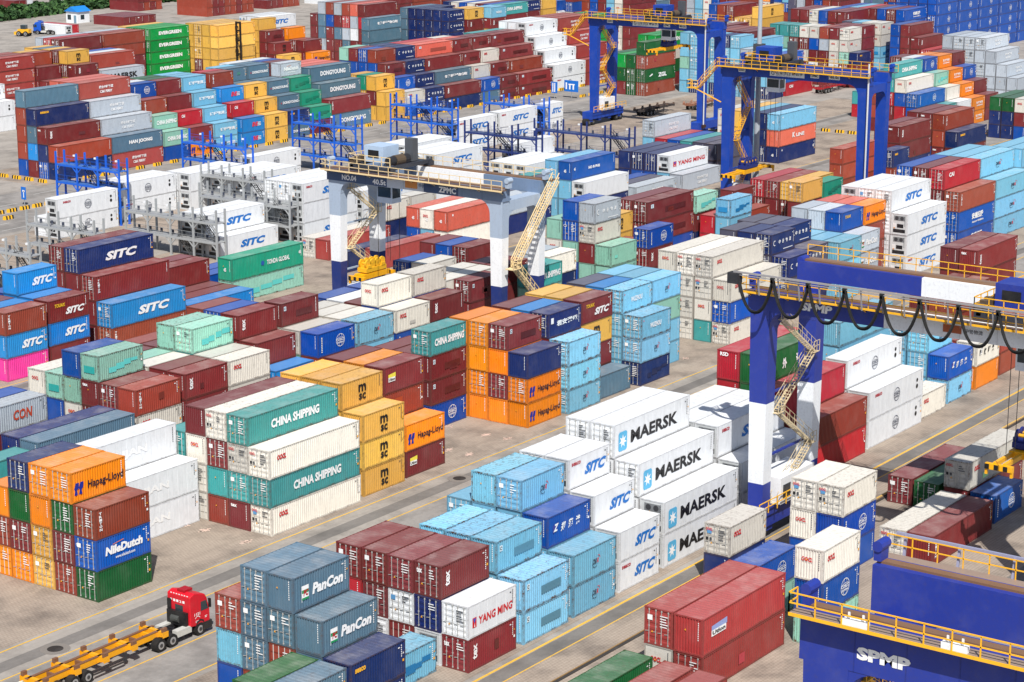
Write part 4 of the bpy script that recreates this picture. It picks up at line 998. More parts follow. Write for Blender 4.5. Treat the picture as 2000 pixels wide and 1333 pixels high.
    mb = MB(); mb.color(rail); railing(mb, [(X1-.02, Yf+.45, Zt+.04), (X1-.93, Yf+.45, Zt+.04), (X1-.93, Yn-.6, Zt+.04)], 1.1, 1.5, .065); bld('railing', mb)
    zr = Zt+opts.get('rear_dz', 0)
    mb = MB(); mb.color(deck); mb.box(X2+gw+.02, Yn-.6, zr-.16, X2+gw+1.0, Yf+.6, zr-.06); bld('walkway', mb)
    mb = MB(); mb.color(rail); railing(mb, [(X2+gw+.98, Yf+.6, zr-.06), (X2+gw+.98, Yn-.6, zr-.06)], 1.1, 1.5, .06); bld('railing', mb)
    # travelling hoist on top
    if opts.get('hoist') is not None:
        y = opts['hoist']; hc = opts['hoist_col']; tr = MB(); tr.color((52, 56, 66)); zt = Zt+.16
        for xx in (X1+gw*.2, X2+gw*.2): tr.box(xx, y-3.2, zt, xx+gw*.6, y+3.2, zt+.55)
        for yy in (y-3.0, y+2.6): tr.box(X1+gw*.2, yy, zt+.3, X2+gw*.8, yy+.4, zt+.75)
        hoist = bld('hoist_trolley', tr)
        mb = MB(); mb.color(hc); mb.box(X1+gw+.7, y-.6, zt+.75, X1+gw+3.6, y+2.3, zt+2.7); mb.color((80, 84, 90)); mb.box(X1+gw+4.0, y-2.4, zt+.75, X1+gw+5.0, y-1.2, zt+3.4)
        mb.color((30, 32, 36)); mb.box(X1+gw+.66, y+.1, zt+1.3, X1+gw+.7, y+1.7, zt+2.2); o = mb.build('machine_house', M_STEEL, hoist)
        mb = MB(); mb.color((44, 44, 48)); mb.tube((X1+1.2, y-2.0, zt+1.2), (X1+gw+3.5, y-2.0, zt+1.2), .55, 14); mb.color((90, 76, 60)); mb.tube((X1+2.2, y-2.0, zt+1.2), (X1+gw+2.5, y-2.0, zt+1.2), .62, 14)
        for q in range(6): mb.box(X1+.2+q*.9, y+2.5, zt+.75, X1+.7+q*.9, y+3.1, zt+1.3+.1*(q % 3))
        mb.build('rope_drum', M_STEEL, hoist)
        mb = MB(); mb.color(rail); railing(mb, [(X1+.1, y-3.1, zt+.75), (X1+.1, y+3.1, zt+.75), (X2+gw, y+3.1, zt+.75)], 1.1, 1.2, .07); mb.build('hoist_railing', M_STEEL, hoist)
        mb = MB(); mb.color(opts.get('cab', (225, 230, 235))); yc = y-1.0; mb.box(X1+gw+.3, yc-1.1, zb-2.3, X1+gw+2.1, yc+1.1, zb+.1); cab = bld('operator_cab', mb)
        mb = MB(); mb.box(X1+gw+.27, yc-.95, zb-1.6, X1+gw+.3, yc+.95, zb-.4); mb.box(X1+gw+.45, yc-1.13, zb-1.7, X1+gw+1.9, yc-1.1, zb-.4); mb.build('cab_window', M_GLASS, cab)
        if opts.get('rope_to'):
            mb = MB(); mb.color((36, 36, 40)); zt_ = opts['rope_to']
            for xx in (X1+gw+1.4, X1+gw+3.2):
                for yy in (y-.9, y+.9): mb.bar((xx, yy, zb-.2), (xx, yy, zt_), .045)
            bld('hoist_ropes', mb)
    # writing on the front girder
    for (kind, args) in text:
        a = Art()
        if kind == 't': t, y, z0, z1, wd, col, shear, bold = args; a.text(t, 0, wd, 0, z1-z0, col, shear, bold)
        elif kind == 'plate':
            t, y, z0, z1, wd, col, tcol = args; a.rect(0, 0, wd, z1-z0, col, 0); a.text(t, wd*.08, wd*.92, (z1-z0)*.2, (z1-z0)*.82, tcol, 0, .03, lay=2)
        elif kind == 'board':
            y, z0, z1, wd = args; h_ = z1-z0; a.rect(0, 0, wd, h_, WH, 0); a.ring(h_*.62, h_*.5, h_*.34, h_*.34, h_*.1, (60, 70, 84), 2, 40, 330); a.rect(h_*.62, h_*.42, h_*.95, h_*.54, (60, 70, 84), 2)
            a.poly([(h_*.2, h_*.85), (h_*.7, h_*.95), (h_*.4, h_*.7)], (60, 70, 84), 2)
            a.text('山东港口', h_*1.2, wd*.58, h_*.28, h_*.82, (60, 70, 84), 0, .02, lay=2); a.rect(wd*.60, h_*.2, wd*.605, h_*.85, GY, 2); a.text('烟台港', wd*.64, wd*.95, h_*.30, h_*.80, (60, 70, 84), 0, .02, lay=2)
            a.text('SHANDONG PORT GROUP', h_*1.2, wd*.58, h_*.1, h_*.2, (60, 70, 84), 0, .01, lay=2)
        elif kind == 'rect': y, z0, z1, wd, col = args; a.rect(0, 0, wd, z1-z0, col, 0)
        mb = MB(); mb.add([(X1-.022-q, y-u, z0+z) for u, z, q in a.V], a.F, a.C)
        bld('sign_plate' if kind in ('plate', 'board') else 'lettering', mb, M_SIGN)
    # end details: lamps, buffers, yellow stair tower at the far end of the girder
    for x in (X1, X2):
        for y in (Yf+.1, Yn-.4):
            mb = MB(); mb.color(legseg[-1][1]); mb.box(x+.3, y-.2, Zt+.14, x+gw-.3, y+.25, Zt+.8); mb.tube((x+.2, y, Zt+1.0), (x+gw-.2, y, Zt+1.0), .32, 10); bld('end_stop', mb)
    # welded plate seams and stiffeners on the girder faces
    mb = MB()
    for (ye, c) in girdseg[0]: pass
    for k in range(1, 9):
        y = Yf+(Yn-Yf)*k/9; c = [c for ye, c in girdseg[0] if y >= ye]; mb.color(tuple(int(v*.9) for v in (c[0] if c else girdseg[0][-1][1]))); mb.box(X1-.016, y-.03, zb+.02, X1+.0, y+.03, Zt-.14)
    bld('plate_seams', mb)
    if opts.get('side_stair'):
        mb = MB(); mb.color(rail); x = X1-1.1
        stairs(mb, (x, Yf+3.6, Zt-3.6), (x, Yf+.5, Zt-.1), -.9, (-1, 0, 0), .07); mb.box(x-.05, Yf+3.6, Zt-3.75, x+1.1, Yf+5.4, Zt-3.62)
        railing(mb, [(x, Yf+3.6, Zt-3.6), (x-.1, Yf+5.4, Zt-3.6), (x+1.1, Yf+5.4, Zt-3.6)], 1.1, .8, .08); mb.bar((x, Yf+4, Zt-3.7), (x+1.0, Yf, Zt-5.6), .14)
        bld('access_stair', mb)
    if opts.get('near_stair'):
        mb = MB(); mb.color(rail); x0, x1 = X2+.9, X1+3.0; y = Yn-.5; z0 = opts['sill_z']
        zs = [5.4, 10.8, Zt-.2]
        xs = [X2-.6, X1+1.0, X2+gw+.6]
        stairs(mb, (xs[0], y, zs[0]), (xs[1], y, zs[1]), -.9, (0, 1, 0), .08); stairs(mb, (xs[1], y, zs[1]), (xs[2], y, zs[2]), -.9, (0, 1, 0), .08)
        mb.box(xs[1]-.9, y-1.0, zs[1]-.1, xs[1]+.6, y+.15, zs[1]); railing(mb, [(xs[1]-.9, y-1.0, zs[1]), (xs[1]+.6, y-1.0, zs[1])], 1.0, .7, .07)
        bld('access_stair', mb)
    if opts.get('down_pipe'):
        mb = MB(); mb.color((205, 208, 212)); x, y = X1-.35, Yn-.1; mb.tube((x, y, 2.2), (x, y, Zt+1.9), .13, 8); mb.color((60, 40, 30)); mb.tube((x-.5, y, 1.9), (x+.5, y, 1.9), .35, 10); bld('cable_pipe', mb)
    tag(r, label, 'crane', 'rubber tyred gantry cranes'); return r, bld
BLU = (20, 66, 166); BLU4 = (40, 58, 150); YE = (246, 184, 40); GBL = (150, 172, 200); DKB = (40, 66, 112)
# far blue crane, middle blue crane
gantry('far blue gantry crane with yellow walkways over the reefer row', 357.0, 363.3, 237.4, 211.1, 21.0, 1.35, 1.3, 1.25, 1.9, [(30, BLU)], ([(211.0, BLU)], [(211.0, BLU)]), YE, (90, 94, 110),
       [('plate', ('2501', 233.25, 20.1, 20.75, 1.3, WH, BK)), ('board', (227.4, 19.9, 20.85, 5.8)), ('plate', ('ZPMC', 220.4, 20.05, 20.75, 1.4, WH, BK)), ('plate', ('40.5t', 217.0, 20.05, 20.75, 1.6, WH, BK))],
       BLU, dict(sill_z=2.7, hoist=221.8, hoist_col=BLU, rope_to=17.6, side_stair=True, down_pipe=True, stair=YE))
gantry('middle blue gantry crane with yellow walkways beside the light mast', 287.3, 293.2, 166.9, 142.4, 23.3, 1.35, 1.3, 1.25, 1.75, [(30, BLU)], ([(142.3, BLU)], [(142.3, BLU)]), YE, (90, 94, 110),
       [('plate', ('2502', 164.05, 22.5, 23.15, 1.15, WH, BK)), ('board', (158.7, 22.3, 23.18, 5.8)), ('plate', ('ZPMC', 151.9, 22.45, 23.1, 1.4, WH, BK)), ('plate', ('40.5t', 148.9, 22.45, 23.1, 1.8, WH, BK))],
       BLU, dict(sill_z=2.7, hoist=160.0, hoist_col=BLU, rope_to=10.0, side_stair=True, down_pipe=True, stair=YE))
# grey and white crane
LG = (168, 184, 204)
gz, bz = gantry('grey and white gantry crane with blotchy paint and number on its girder', 196.3, 203.6, 167.5, 142.0, 19.8, 1.4, 1.3, 1.3, 1.8, [(8.6, (38, 56, 120)), (14.2, (244, 246, 248)), (30, LG)],
       ([(158.6, (70, 92, 128)), (153.2, (200, 208, 218)), (148.2, (62, 84, 120)), (141.9, (120, 140, 168))], [(160, (120, 140, 168)), (150, (240, 242, 245)), (141.9, (112, 134, 164))]), (236, 210, 160), (110, 84, 66),
       [('t', ('NO.04', 165.4, 18.6, 19.25, 2.2, WH, 0, .04)), ('t', ('40.5t', 160.75, 18.55, 19.2, 2.0, WH, 0, .04)), ('rect', (155.9, 18.65, 19.45, 1.8, (214, 140, 70))), ('t', ('中铁物流', 153.9, 18.85, 19.3, 1.9, (70, 90, 130), 0, .01)), ('t', ('ZPMC', 151.0, 18.6, 19.3, 2.5, WH, 0, .045))],
       (60, 80, 120), dict(sill_z=2.7, hoist=161.3, hoist_col=(176, 198, 224), rope_to=9.0, near_stair=True, stair=(236, 214, 170), cab=(200, 214, 232)))
# near blue and white crane
SW = (238, 242, 246)
g4, b4 = gantry('near blue and white gantry crane with black looped cables along its girder', 158.6, 167.2, 88.8, 60.2, 22.25, 1.6, 1.55, 1.55, 1.85, [(5.2, BLU4), (12.4, SW), (30, BLU4)],
       ([(76.4, BLU4), (60.1, SW)], [(77.2, BLU4), (60.1, SW)]), YE, (132, 108, 92),
       [('t', ('SPMP', 84.0, 21.1, 21.8, 2.85, WH, .12, .05)), ('rect', (71.2, 21.1, 21.75, 1.6, (176, 92, 52))), ('t', ('中铁物流', 69.3, 21.25, 21.6, 1.5, GY, 0, .01))],
       BLU4, dict(sill_z=3.0, rear_dz=.95, hoist=65.6, hoist_col=BLU4, rope_to=11.0, stair=(214, 196, 160)))
mb = MB(); mb.color((150, 148, 150)); mb.box(156.9, 61, 23.9, 157.05, 89.6, 24.05); mb.box(156.9, 61, 23.72, 157.0, 89.6, 23.78)
for k in range(15): y = 89.2-k*1.9; mb.bar((157.35, y, 22.15), (156.98, y, 24.0), .1)
b4('cable_rail', mb)
mb = MB(); mb.color((30, 32, 34)); NL = 8; ys = [89.2-3.33*k for k in range(NL+1)]
for k in range(NL):
    for q, (dz, dx) in enumerate(((0, 0), (.12, .12), (-.10, -.1), (.02, .22))):
        P = []
        for i in range(17):
            t = i/16; y = ys[k]+(ys[k+1]-ys[k])*t; s = abs(2*t-1); P.append((156.95+dx, y, 23.75-(3.0+dz)*(1-s**2.6)))
        for a, b_ in zip(P[:-1], P[1:]): mb.bar(a, b_, .10)
    mb.box(156.8, ys[k]-.16, 23.45, 157.1, ys[k]+.16, 23.9)
mb.color((40, 42, 48)); mb.box(156.6, 89.0, 23.0, 157.4, 90.0, 23.9)
b4('festoon_cable', mb, M_RUB)
# bottom right blue crane
g5, b5 = gantry('cut off blue gantry crane in the bottom right corner', 95.4, 103.6, 49.7, 23.6, 21.9, 2.75, 1.5, 1.55, 2.6, [(30, BLU4)], ([(23.5, BLU4)], [(23.5, BLU4)]), YE, (150, 130, 116),
       [('t', ('SPMP', 46.65, 19.9, 20.6, 3.0, WH, .0, .055))], BLU4, dict(sill_z=3.0, hoist=27.0, hoist_col=BLU4))
mb = MB(); mb.color((150, 152, 178)); mb.box(106.3, 24, 22.9, 106.45, 49.9, 23.05)
for k in range(8): y = 49.3-k*3.2; mb.bar((106.1, y, 21.3), (106.35, y, 23.0), .14)
b5('cable_rail', mb)
for y in (46.4, 41.0, 35.5):
    mb = MB(); mb.color((238, 240, 242)); mb.box(94.5, y-.7, 21.95, 94.8, y+.7, 22.3); mb.box(94.6, y-.45, 22.3, 94.7, y-.35, 22.65); mb.box(94.6, y+.35, 22.3, 94.7, y+.45, 22.65); b5('flood_lamp', mb)

# ------------------------------------------------------------------ spreaders
def spreader(label, x, y, z, hb=(30, 46, 120), L=12.0):
    r = empty('container_spreader', (x, y, z)); mb = MB(); mb.color((244, 176, 20))
    for yy in (-.55, .3): mb.box(-L/2, yy, .25, L/2, yy+.28, .62)
    mb.box(-2.4, -.75, .1, 2.4, .75, .7); mb.build('spreader_beam', M_STEEL, r)
    for s in (-1, 1):
        mb = MB(); mb.color((244, 176, 20)); xx = s*L/2; mb.box(xx-.2, -1.2, 0, xx+.2, 1.2, .5)
        for k in range(6): mb.color((28, 28, 28) if k % 2 else (244, 176, 20)); mb.box(xx-.235, -1.2+.4*k, .03, xx-.2, -.8+.4*k, .46)
        mb.color((244, 176, 20))
        for yy in (-1.2, 1.0): mb.box(xx-.14, yy, -.45, xx+.14, yy+.2, .0)
        mb.build('end_frame', M_STEEL, r)
    mb = MB(); mb.color(hb); mb.box(-1.9, -.7, .85, 1.9, .7, 1.35); mb.box(-1.6, -.5, .7, 1.6, .5, .85)
    for xx in (-1.3, 1.3): mb.box(xx-.35, -.75, 1.35, xx+.35, .75, 1.7)
    h = mb.build('headblock', M_STEEL, r)
    for xx in (-1.35, -.45, .45, 1.35):
        mb = MB(); mb.color(hb); mb.tube((xx, -.55, 1.85), (xx, -.35, 1.85), .52, 14); mb.tube((xx, .35, 1.85), (xx, .55, 1.85), .52, 14); mb.color((230, 170, 40)); mb.tube((xx, -.57, 1.85), (xx, .57, 1.85), .16, 8); mb.build('sheave', M_STEEL, h)
    return tag(r, label, 'spreader', 'yellow container spreaders')
spreader('yellow spreader with dark blue headblock hanging in the far blue gantry', 361.5, 222.0, 15.2)
spreader('yellow spreader with blue headblock lowered beside the light mast', 291.2, 164.2, 6.6)
spreader('yellow spreader lowered between the legs of the grey gantry', 200.3, 164.3, 6.3, (236, 180, 40), 5.6)
spreader('yellow spreader with black stripes at the right edge under the near gantry', 169.0, 67.6, 9.0)

# ------------------------------------------------------------------ reefer racks
def rack(label, x, y0, nb, bay, lev, col, top=True, lv=2.7):
    r = empty('reefer_rack', (x, y0, 0)); dx = 1.75; H_ = lev*lv
    for k in range(nb+1):
        for xx in (0, dx):
            mb = MB(); mb.color(col); y = k*bay; mb.box(xx-.12, y-.12, 0, xx+.12, y+.12, H_+1.9); mb.box(xx-.2, y-.2, 0, xx+.2, y+.2, .05)
            if xx == 0:
                for q in range(lev):
                    z = lv*(q+1)-.2
                    if k < nb: mb.bar((xx, y, z-1.0), (xx, y+1.0, z), .12)
                    if k > 0: mb.bar((xx, y, z-1.0), (xx, y-1.0, z), .12)
            mb.build('post', M_STEEL, r)
    for q in range(lev):
        z = lv*(q+1); mb = MB(); mb.color(col)
        for xx in (0, dx): mb.box(xx-.08, -.1, z-.28, xx+.08, nb*bay+.1, z)
        mb.color(tuple(int(v*.6+55) for v in col)); mb.box(.08, -.1, z-.1, dx-.08, nb*bay+.1, z-.04)
        d = mb.build('platform', M_STEEL, r)
        mb = MB(); mb.color(col); railing(mb, [(.0, 0, z), (.0, nb*bay, z)], 1.05, 2.2, .028, (.5,)); railing(mb, [(dx, 0, z), (dx, nb*bay, z)], 1.05, 2.2, .028, (.5,)); mb.build('railing', M_STEEL, r)
        mb = MB(); mb.color((70, 76, 92))
        for k in range(nb*2): y = .9+k*bay/2; mb.box(dx-.35, y, z-.02, dx-.12, y+.28, z+.55)
        mb.build('power_sockets', M_STEEL, r)
        mb = MB(); mb.color(tuple(int(v*.5) for v in col)); a = bay*(.2 if q % 2 else 1.2); stairs(mb, (.45, a, z-lv+.0), (.45, a+bay*.62, z), .8, (1, 0, 0), .06); mb.build('stair', M_STEEL, r)
    mb = MB(); mb.color((235, 238, 242))
    for k in range(nb): y = k*bay+.3; mb.box(-.1, y, H_+1.45, .15, y+.35, H_+1.7)
    mb.build('lamps', M_STEEL, r)
    return tag(r, label, 'steel rack', 'steel racks between the reefer rows')
RB, RN, RG = (26, 98, 210), (36, 54, 116), (164, 168, 170)
rack('blue three level steel rack, leftmost of the racks, over white globe reefers', 228.5, 235.9, 3, 4.5, 3, RB)
rack('low blue steel rack in front of the orange and light blue bottom row', 255.85, 235.5, 3, 4.6, 3, RB)
rack('blue steel rack in front of the steel blue and navy stacks', 283.1, 235.4, 3, 4.7, 3, RB)
rack('blue steel rack left of the white reefers in front of the mustard yellow stack', 310.9, 236.0, 3, 4.7, 3, RB)
rack('blue steel rack whose right end stands between two white reefer stacks', 338.55, 235.2, 3, 4.7, 2, RB)
rack('navy steel rack left of the navy rack that carries the far crane wheels', 293.3, 205.3, 3, 4.9, 3, RN, lv=2.6)
rack('navy steel rack in front of the far blue gantry wheels', 310.3, 198.0, 4, 4.9, 2, RN, lv=3.2)
rack('long grey steel rack at the left end of the slanted lettering reefer', 217.3, 205.8, 4, 4.4, 2, RG)
rack('grey steel rack half hidden behind the navy container with slanted lettering', 202.3, 214.0, 3, 4.4, 2, RG)
rack('grey steel rack at the left picture edge', 187.2, 210.0, 4, 4.4, 2, RG)
rack('grey steel rack left of the tall white reefer stack', 232.3, 205.6, 4, 4.4, 2, RG)
rack('grey steel rack behind the white reefers in the middle of the left side', 245.8, 222.5, 3, 4.4, 2, RG)

# ------------------------------------------------------------------ light mast, signs, kerb blocks
r = empty('light_mast', (296.2, 165.6, 0)); mb = MB(); mb.color((168, 176, 184)); mb.tube((0, 0, 0), (0, 0, 40), .52, 16, .26); mb.build('pole', M_STEEL, r)
mb = MB(); mb.color((190, 190, 188)); mb.box(-1.0, -1.0, 0, 1.0, 1.0, 1.1); mb.build('foundation', M_CONC, r)
mb = MB(); mb.color((70, 74, 80)); mb.box(-.7, -.7, 24.0, .7, .7, 25.8); mb.build('switch_box', M_STEEL, r)
mb = MB(); mb.color((150, 155, 160)); mb.tube((0, 0, 40), (0, 0, 40.5), 1.6, 16); [mb.box(1.5*math.cos(t)-.3, 1.5*math.sin(t)-.3, 39.5, 1.5*math.cos(t)+.3, 1.5*math.sin(t)+.3, 40) for t in (0, 1, 2, 3, 4, 5)]; mb.build('lamp_ring', M_STEEL, r)
tag(r, 'tall grey light mast standing beside the middle blue gantry', 'light mast')
def road_sign(label, x, y, z, w, h, cells):
    r = empty('road_sign', (x, y, 0)); mb = MB(); mb.color((150, 155, 160)); mb.tube((0, 0, 0), (0, 0, z+h), .07, 8); mb.build('pole', M_STEEL, r)
    mb = MB(); mb.color((24, 110, 205)); mb.box(-.12, -w/2, z, -.08, w/2, z+h); mb.build('panel', M_STEEL, r)
    a = Art()
    for (u0, z0, u1, z1) in cells: a.rect(u0*w, z0*h, u1*w, z1*h, WH, 1)
    mb = MB(); mb.add([(-.125-q, w/2-u, z+zz) for u, zz, q in a.V], a.F, a.C); mb.build('symbol', M_SIGN, r); return tag(r, label, 'road sign', 'blue road signs')
road_sign('blue road sign with white arrow on the road at the left edge', 231.6, 260.4, .9, 1.1, 2.0, ((.45, .15, .6, .7), (.3, .6, .75, .75)))
road_sign('narrow blue road sign left of the wide one by the far blue gantry', 383.9, 264.0, 1.2, 1.6, 2.4, ((.2, .1, .35, .9), (.5, .1, .65, .9)))
road_sign('wide blue road sign with white arrows by the far blue gantry', 386.5, 261.4, 1.4, 3.6, 2.4, ((.1, .2, .2, .8), (.35, .2, .45, .6), (.6, .2, .7, .6), (.3, .6, .75, .7)))
def kerb_block():
    r = MB()
    for k in range(6): r.color((246, 190, 40) if k % 2 == 0 else (26, 26, 26)); x0 = -.9+.3*k; r.prism([(-.25, 0), (.25, 0), (.17, .55), (-.17, .55)], 'x', x0, x0+.3)
    return r.mesh('kerb_block', [M_CONC])
KB = kerb_block()
kb = [(x, 270.3, 0) for x in np.arange(254.5, 422, 4.15)]+[(247.5, y, 90) for y in (273.6, 276.9, 279.9, 283.0)]+[(x, 257.5, 0) for x in np.arange(216, 236, 2.6)]+[(x, 260.6, 0) for x in (389.6, 393, 396.6, 400)]+[(375.9, y, 90) for y in (186.6, 189.4, 192.1, 195.1)]+[(221.9, 253.3, 0)]+[(x, 258.2, 0) for x in (405, 409, 413)]
for i, (x, y, rz) in enumerate(kb):
    o = bpy.data.objects.new('kerb_block', KB); COLL.objects.link(o); o.location = (x, y, .01); o.rotation_euler = (0, 0, R(rz))
    lab = 'yellow and black striped kerb block in the row along the stepped stacks' if y == 270.3 else ('striped kerb block beside the left end of the stepped stacks' if x == 247.5 else ('striped kerb block beyond the salmon and navy stack, by the road' if rz == 90 else ('striped kerb block on the road edge at the far left' if x < 240 else 'striped kerb block by the blue road signs')))
    tag(o, lab, 'kerb block', 'striped kerb blocks' if y != 253.3 else 'striped kerb blocks')

# ------------------------------------------------------------------ red truck and chassis trailers
def wheel_(parent, x, y, rad, w, rim=(150, 150, 150)):
    e = MB(); e.color((26, 26, 27)); e.tube((x, y, rad), (x, y+w, rad), rad, 22)
    t = e.build('wheel', M_RUB, parent)
    e = MB(); e.color(rim); e.tube((x, y-.015, rad), (x, y+w+.015, rad), rad*.58, 18); e.color((60, 60, 62)); e.tube((x, y-.03, rad), (x, y+w+.03, rad), rad*.3, 12)
    e.build('rim', M_STEEL, t); return t
def chassis(name, label, x, y, rz, beam, deck, L=12.4, group=None, axles=3):
    r = empty(name, (x, y, 0), rz); mb = MB(); mb.color(beam)
    for yy in (-.62, .42): mb.box(-.2, yy, .95, L, yy+.2, 1.42); mb.color(deck); mb.box(-.2, yy-.03, 1.42, L, yy+.23, 1.46); mb.color(beam)
    for k in range(9): mb.color(deck if k % 2 else beam); mb.box(.3+k*L/9.2, -.5, 1.1, .5+k*L/9.2, .5, 1.36)
    mb.build('frame', M_STEEL, r)
    for xx in (.2, 3.2, 6.0, 8.9, L-.5):
        mb = MB(); mb.color(beam); mb.prism([(-1.25, 1.1), (-.42, .95), (.42, .95), (1.25, 1.1), (1.25, 1.46), (-1.25, 1.46)], 'x', xx-.16, xx+.16)
        mb.color(deck)
        for yy in (-1.25, 1.0): mb.box(xx-.2, yy, 1.46, xx+.2, yy+.25, 1.78); 
        mb.color(beam); mb.box(xx-.3, -1.27, 1.05, xx+.3, -1.24, 1.5); mb.box(xx-.3, 1.24, 1.05, xx+.3, 1.27, 1.5)
        mb.build('cross_beam', M_STEEL, r)
    for k in range(axles):
        for s in (-1.2, .62): wheel_(r, 1.6+1.3*k, s, .5, .58)
    mb = MB(); mb.color((52, 52, 56)); mb.box(8.2, -.9, .25, 8.4, -.7, 1.0); mb.box(8.2, .7, .25, 8.4, .9, 1.0); mb.bar((4.8, -1.1, .75), (7.9, -1.1, .75), .1); mb.bar((4.8, 1.1, .75), (7.9, 1.1, .75), .1); mb.bar((4.8, -1.1, .45), (7.9, -1.1, .45), .1); mb.bar((4.8, 1.1, .45), (7.9, 1.1, .45), .1); mb.build('side_guard', M_STEEL, r)
    return tag(r, label, 'trailer', group)
def tractor(name, label, x, y, rz, red, dark=(40, 40, 44)):
    r = empty(name, (x, y, 0), rz); mb = MB(); mb.color(dark)
    for yy in (-.5, .36): mb.box(-4.9, yy, .72, 1.2, yy+.14, .98)
    for k in range(6): mb.box(-4.6+k*.9, -.5, .75, -4.45+k*.9, .5, .92)
    mb.box(-3.9, -.45, .98, -2.6, .45, 1.14); mb.build('chassis_frame', M_STEEL, r)
    prof = [(-1.05, .95), (1.02, .62), (1.12, 1.1), (1.1, 1.9), (.82, 2.85), (.62, 3.2), (-.55, 3.55), (-1.05, 3.35)]
    mb = MB(); mb.color(red); mb.prism(prof, 'y', -1.2, 1.2); cab = mb.build('cab', M_STEEL, r)
    b_ = cab.modifiers.new('bevel', 'BEVEL'); b_.width = .09; b_.segments = 3; b_.limit_method = 'ANGLE'
    mb = MB()
    for s in (-1, 1):
        y0 = s*1.2; ya, yb = sorted((y0, y0+s*.015)); mb.prism([(.12, 1.95), (.92, 1.95), (.70, 2.68), (.12, 2.68)], 'y', ya, yb)
    mb.box(1.0, -1.0, 2.0, 1.12, 1.0, 2.02); mb.prism([(1.13, 2.0), (.88, 2.78), (.85, 2.78), (1.10, 2.0)], 'y', -1.05, 1.05)
    mb.box(-1.075, -.45, 2.1, -1.045, .35, 2.55); mb.build('cab_window', M_GLASS, cab)
    mb = MB(); mb.color(tuple(int(v*.8) for v in red)); mb.box(-.75, -.4, 3.5, .1, .4, 3.68); mb.build('roof_hatch', M_STEEL, cab)
    mb = MB(); mb.color((30, 30, 32)); mb.box(-1.35, -1.0, 1.0, -1.07, 1.0, 2.1); mb.box(-1.12, .75, 2.0, -1.06, 1.15, 2.9)
    mb.color((70, 72, 70)); mb.tube((-1.25, -.3, 1.5), (-1.25, .5, 1.5), .3, 12); mb.build('engine_gear', M_STEEL, r)
    for s in (-1, 1):
        mb = MB(); mb.color((26, 26, 28)); y0 = s*1.42; mb.box(.92, min(y0, y0-s*.2), 2.05, 1.05, max(y0, y0-s*.2), 2.75); mb.bar((.9, s*1.2, 2.7), (1.0, s*1.4, 2.65), .05); mb.build('mirror', M_STEEL, cab)
        mb = MB(); mb.color((34, 34, 36)); mb.box(.2, min(s*1.0, s*1.25), .35, 1.25, max(s*1.0, s*1.25), .95); mb.build('bumper', M_STEEL, r)
        mb = MB(); mb.color((196, 196, 190)); mb.box(-2.45, min(s*.62, s*1.16), .55, -.9, max(s*.62, s*1.16), 1.05); mb.build('fuel_tank', M_STEEL, r)
        mb = MB(); mb.color((30, 30, 32)); mb.prism([(-.42, .75), (-.3, 1.1), (0, 1.22), (.3, 1.1), (.42, .75), (.5, .75), (.36, 1.2), (0, 1.34), (-.36, 1.2), (-.5, .75)], 'y', min(s*.9, s*1.24), max(s*.9, s*1.24)); mb.build('mudguard', M_STEEL, r)
    for xx, w in ((0.0, .36), (-3.0, .6), (-4.25, .6)):
        for s in (-1, 1): wheel_(r, xx, -1.22 if s < 0 else 1.22-w, .52, w)
    a = Art(); a.text('1121', .0, .62, .45, .68, WH, .1, .02); a.ring(.35, .15, .30, .26, .05, WH, 1, 20, 160); [a.rect(.12, .0-.1*k, .55, .04-.1*k, WH) for k in range(2)]
    a.rect(1.15, .15, 1.4, .2, WH); a.rect(1.15, .05, 1.35, .1, WH)
    mb = MB(); mb.add([(-.62+u, -1.212-q, 1.25+z) for u, z, q in a.V], a.F, a.C); mb.build('lettering', M_SIGN, cab)
    a = Art(); [a.text(ch, .32*k, .32*k+.22, 0, .2, WH, 0, .03) for k, ch in enumerate('鲁F1121'[1:])]; [a.rect(.05+.28*k, .62, .2+.28*k, .70, WH) for k in range(7)]
    mb = MB(); mb.add([(-1.062-q, .85-u, 2.75+z) for u, z, q in a.V], a.F, a.C); mb.build('rear_lettering', M_SIGN, cab)
    return tag(r, label, 'truck')
tractor('tractor_truck', 'red tractor truck hauling the empty yellow trailer in the near lane', 114.5, 112.65, 0, (206, 22, 40))
chassis('container_trailer', 'empty yellow skeleton trailer with rusty deck behind the red truck', 98.6, 112.65, 0, (238, 166, 24), (124, 88, 66), 12.6)
chassis('container_trailer', 'grey parked skeleton trailer behind the navy rack, left one', 371.5, 234.9, 0, (70, 66, 66), (112, 92, 80), 12.0, 'parked trailers')
chassis('container_trailer', 'rusty brown parked trailer left of the far blue gantry near leg', 385.0, 231.5, 0, (150, 104, 84), (184, 140, 116), 12.0, 'parked trailers')
chassis('container_trailer', 'red parked skeleton trailer behind the middle blue gantry', 423.8, 222.2, 0, (170, 44, 52), (120, 60, 60), 13.0, 'parked trailers')
chassis('container_trailer', 'second red parked trailer, right of the other red one', 437.8, 220.6, 0, (150, 44, 50), (120, 60, 60), 12.0, 'parked trailers')
tractor('tractor_truck', 'small blue tractor truck at the far left road', 408.5, 450.0, R(118), (20, 84, 190))

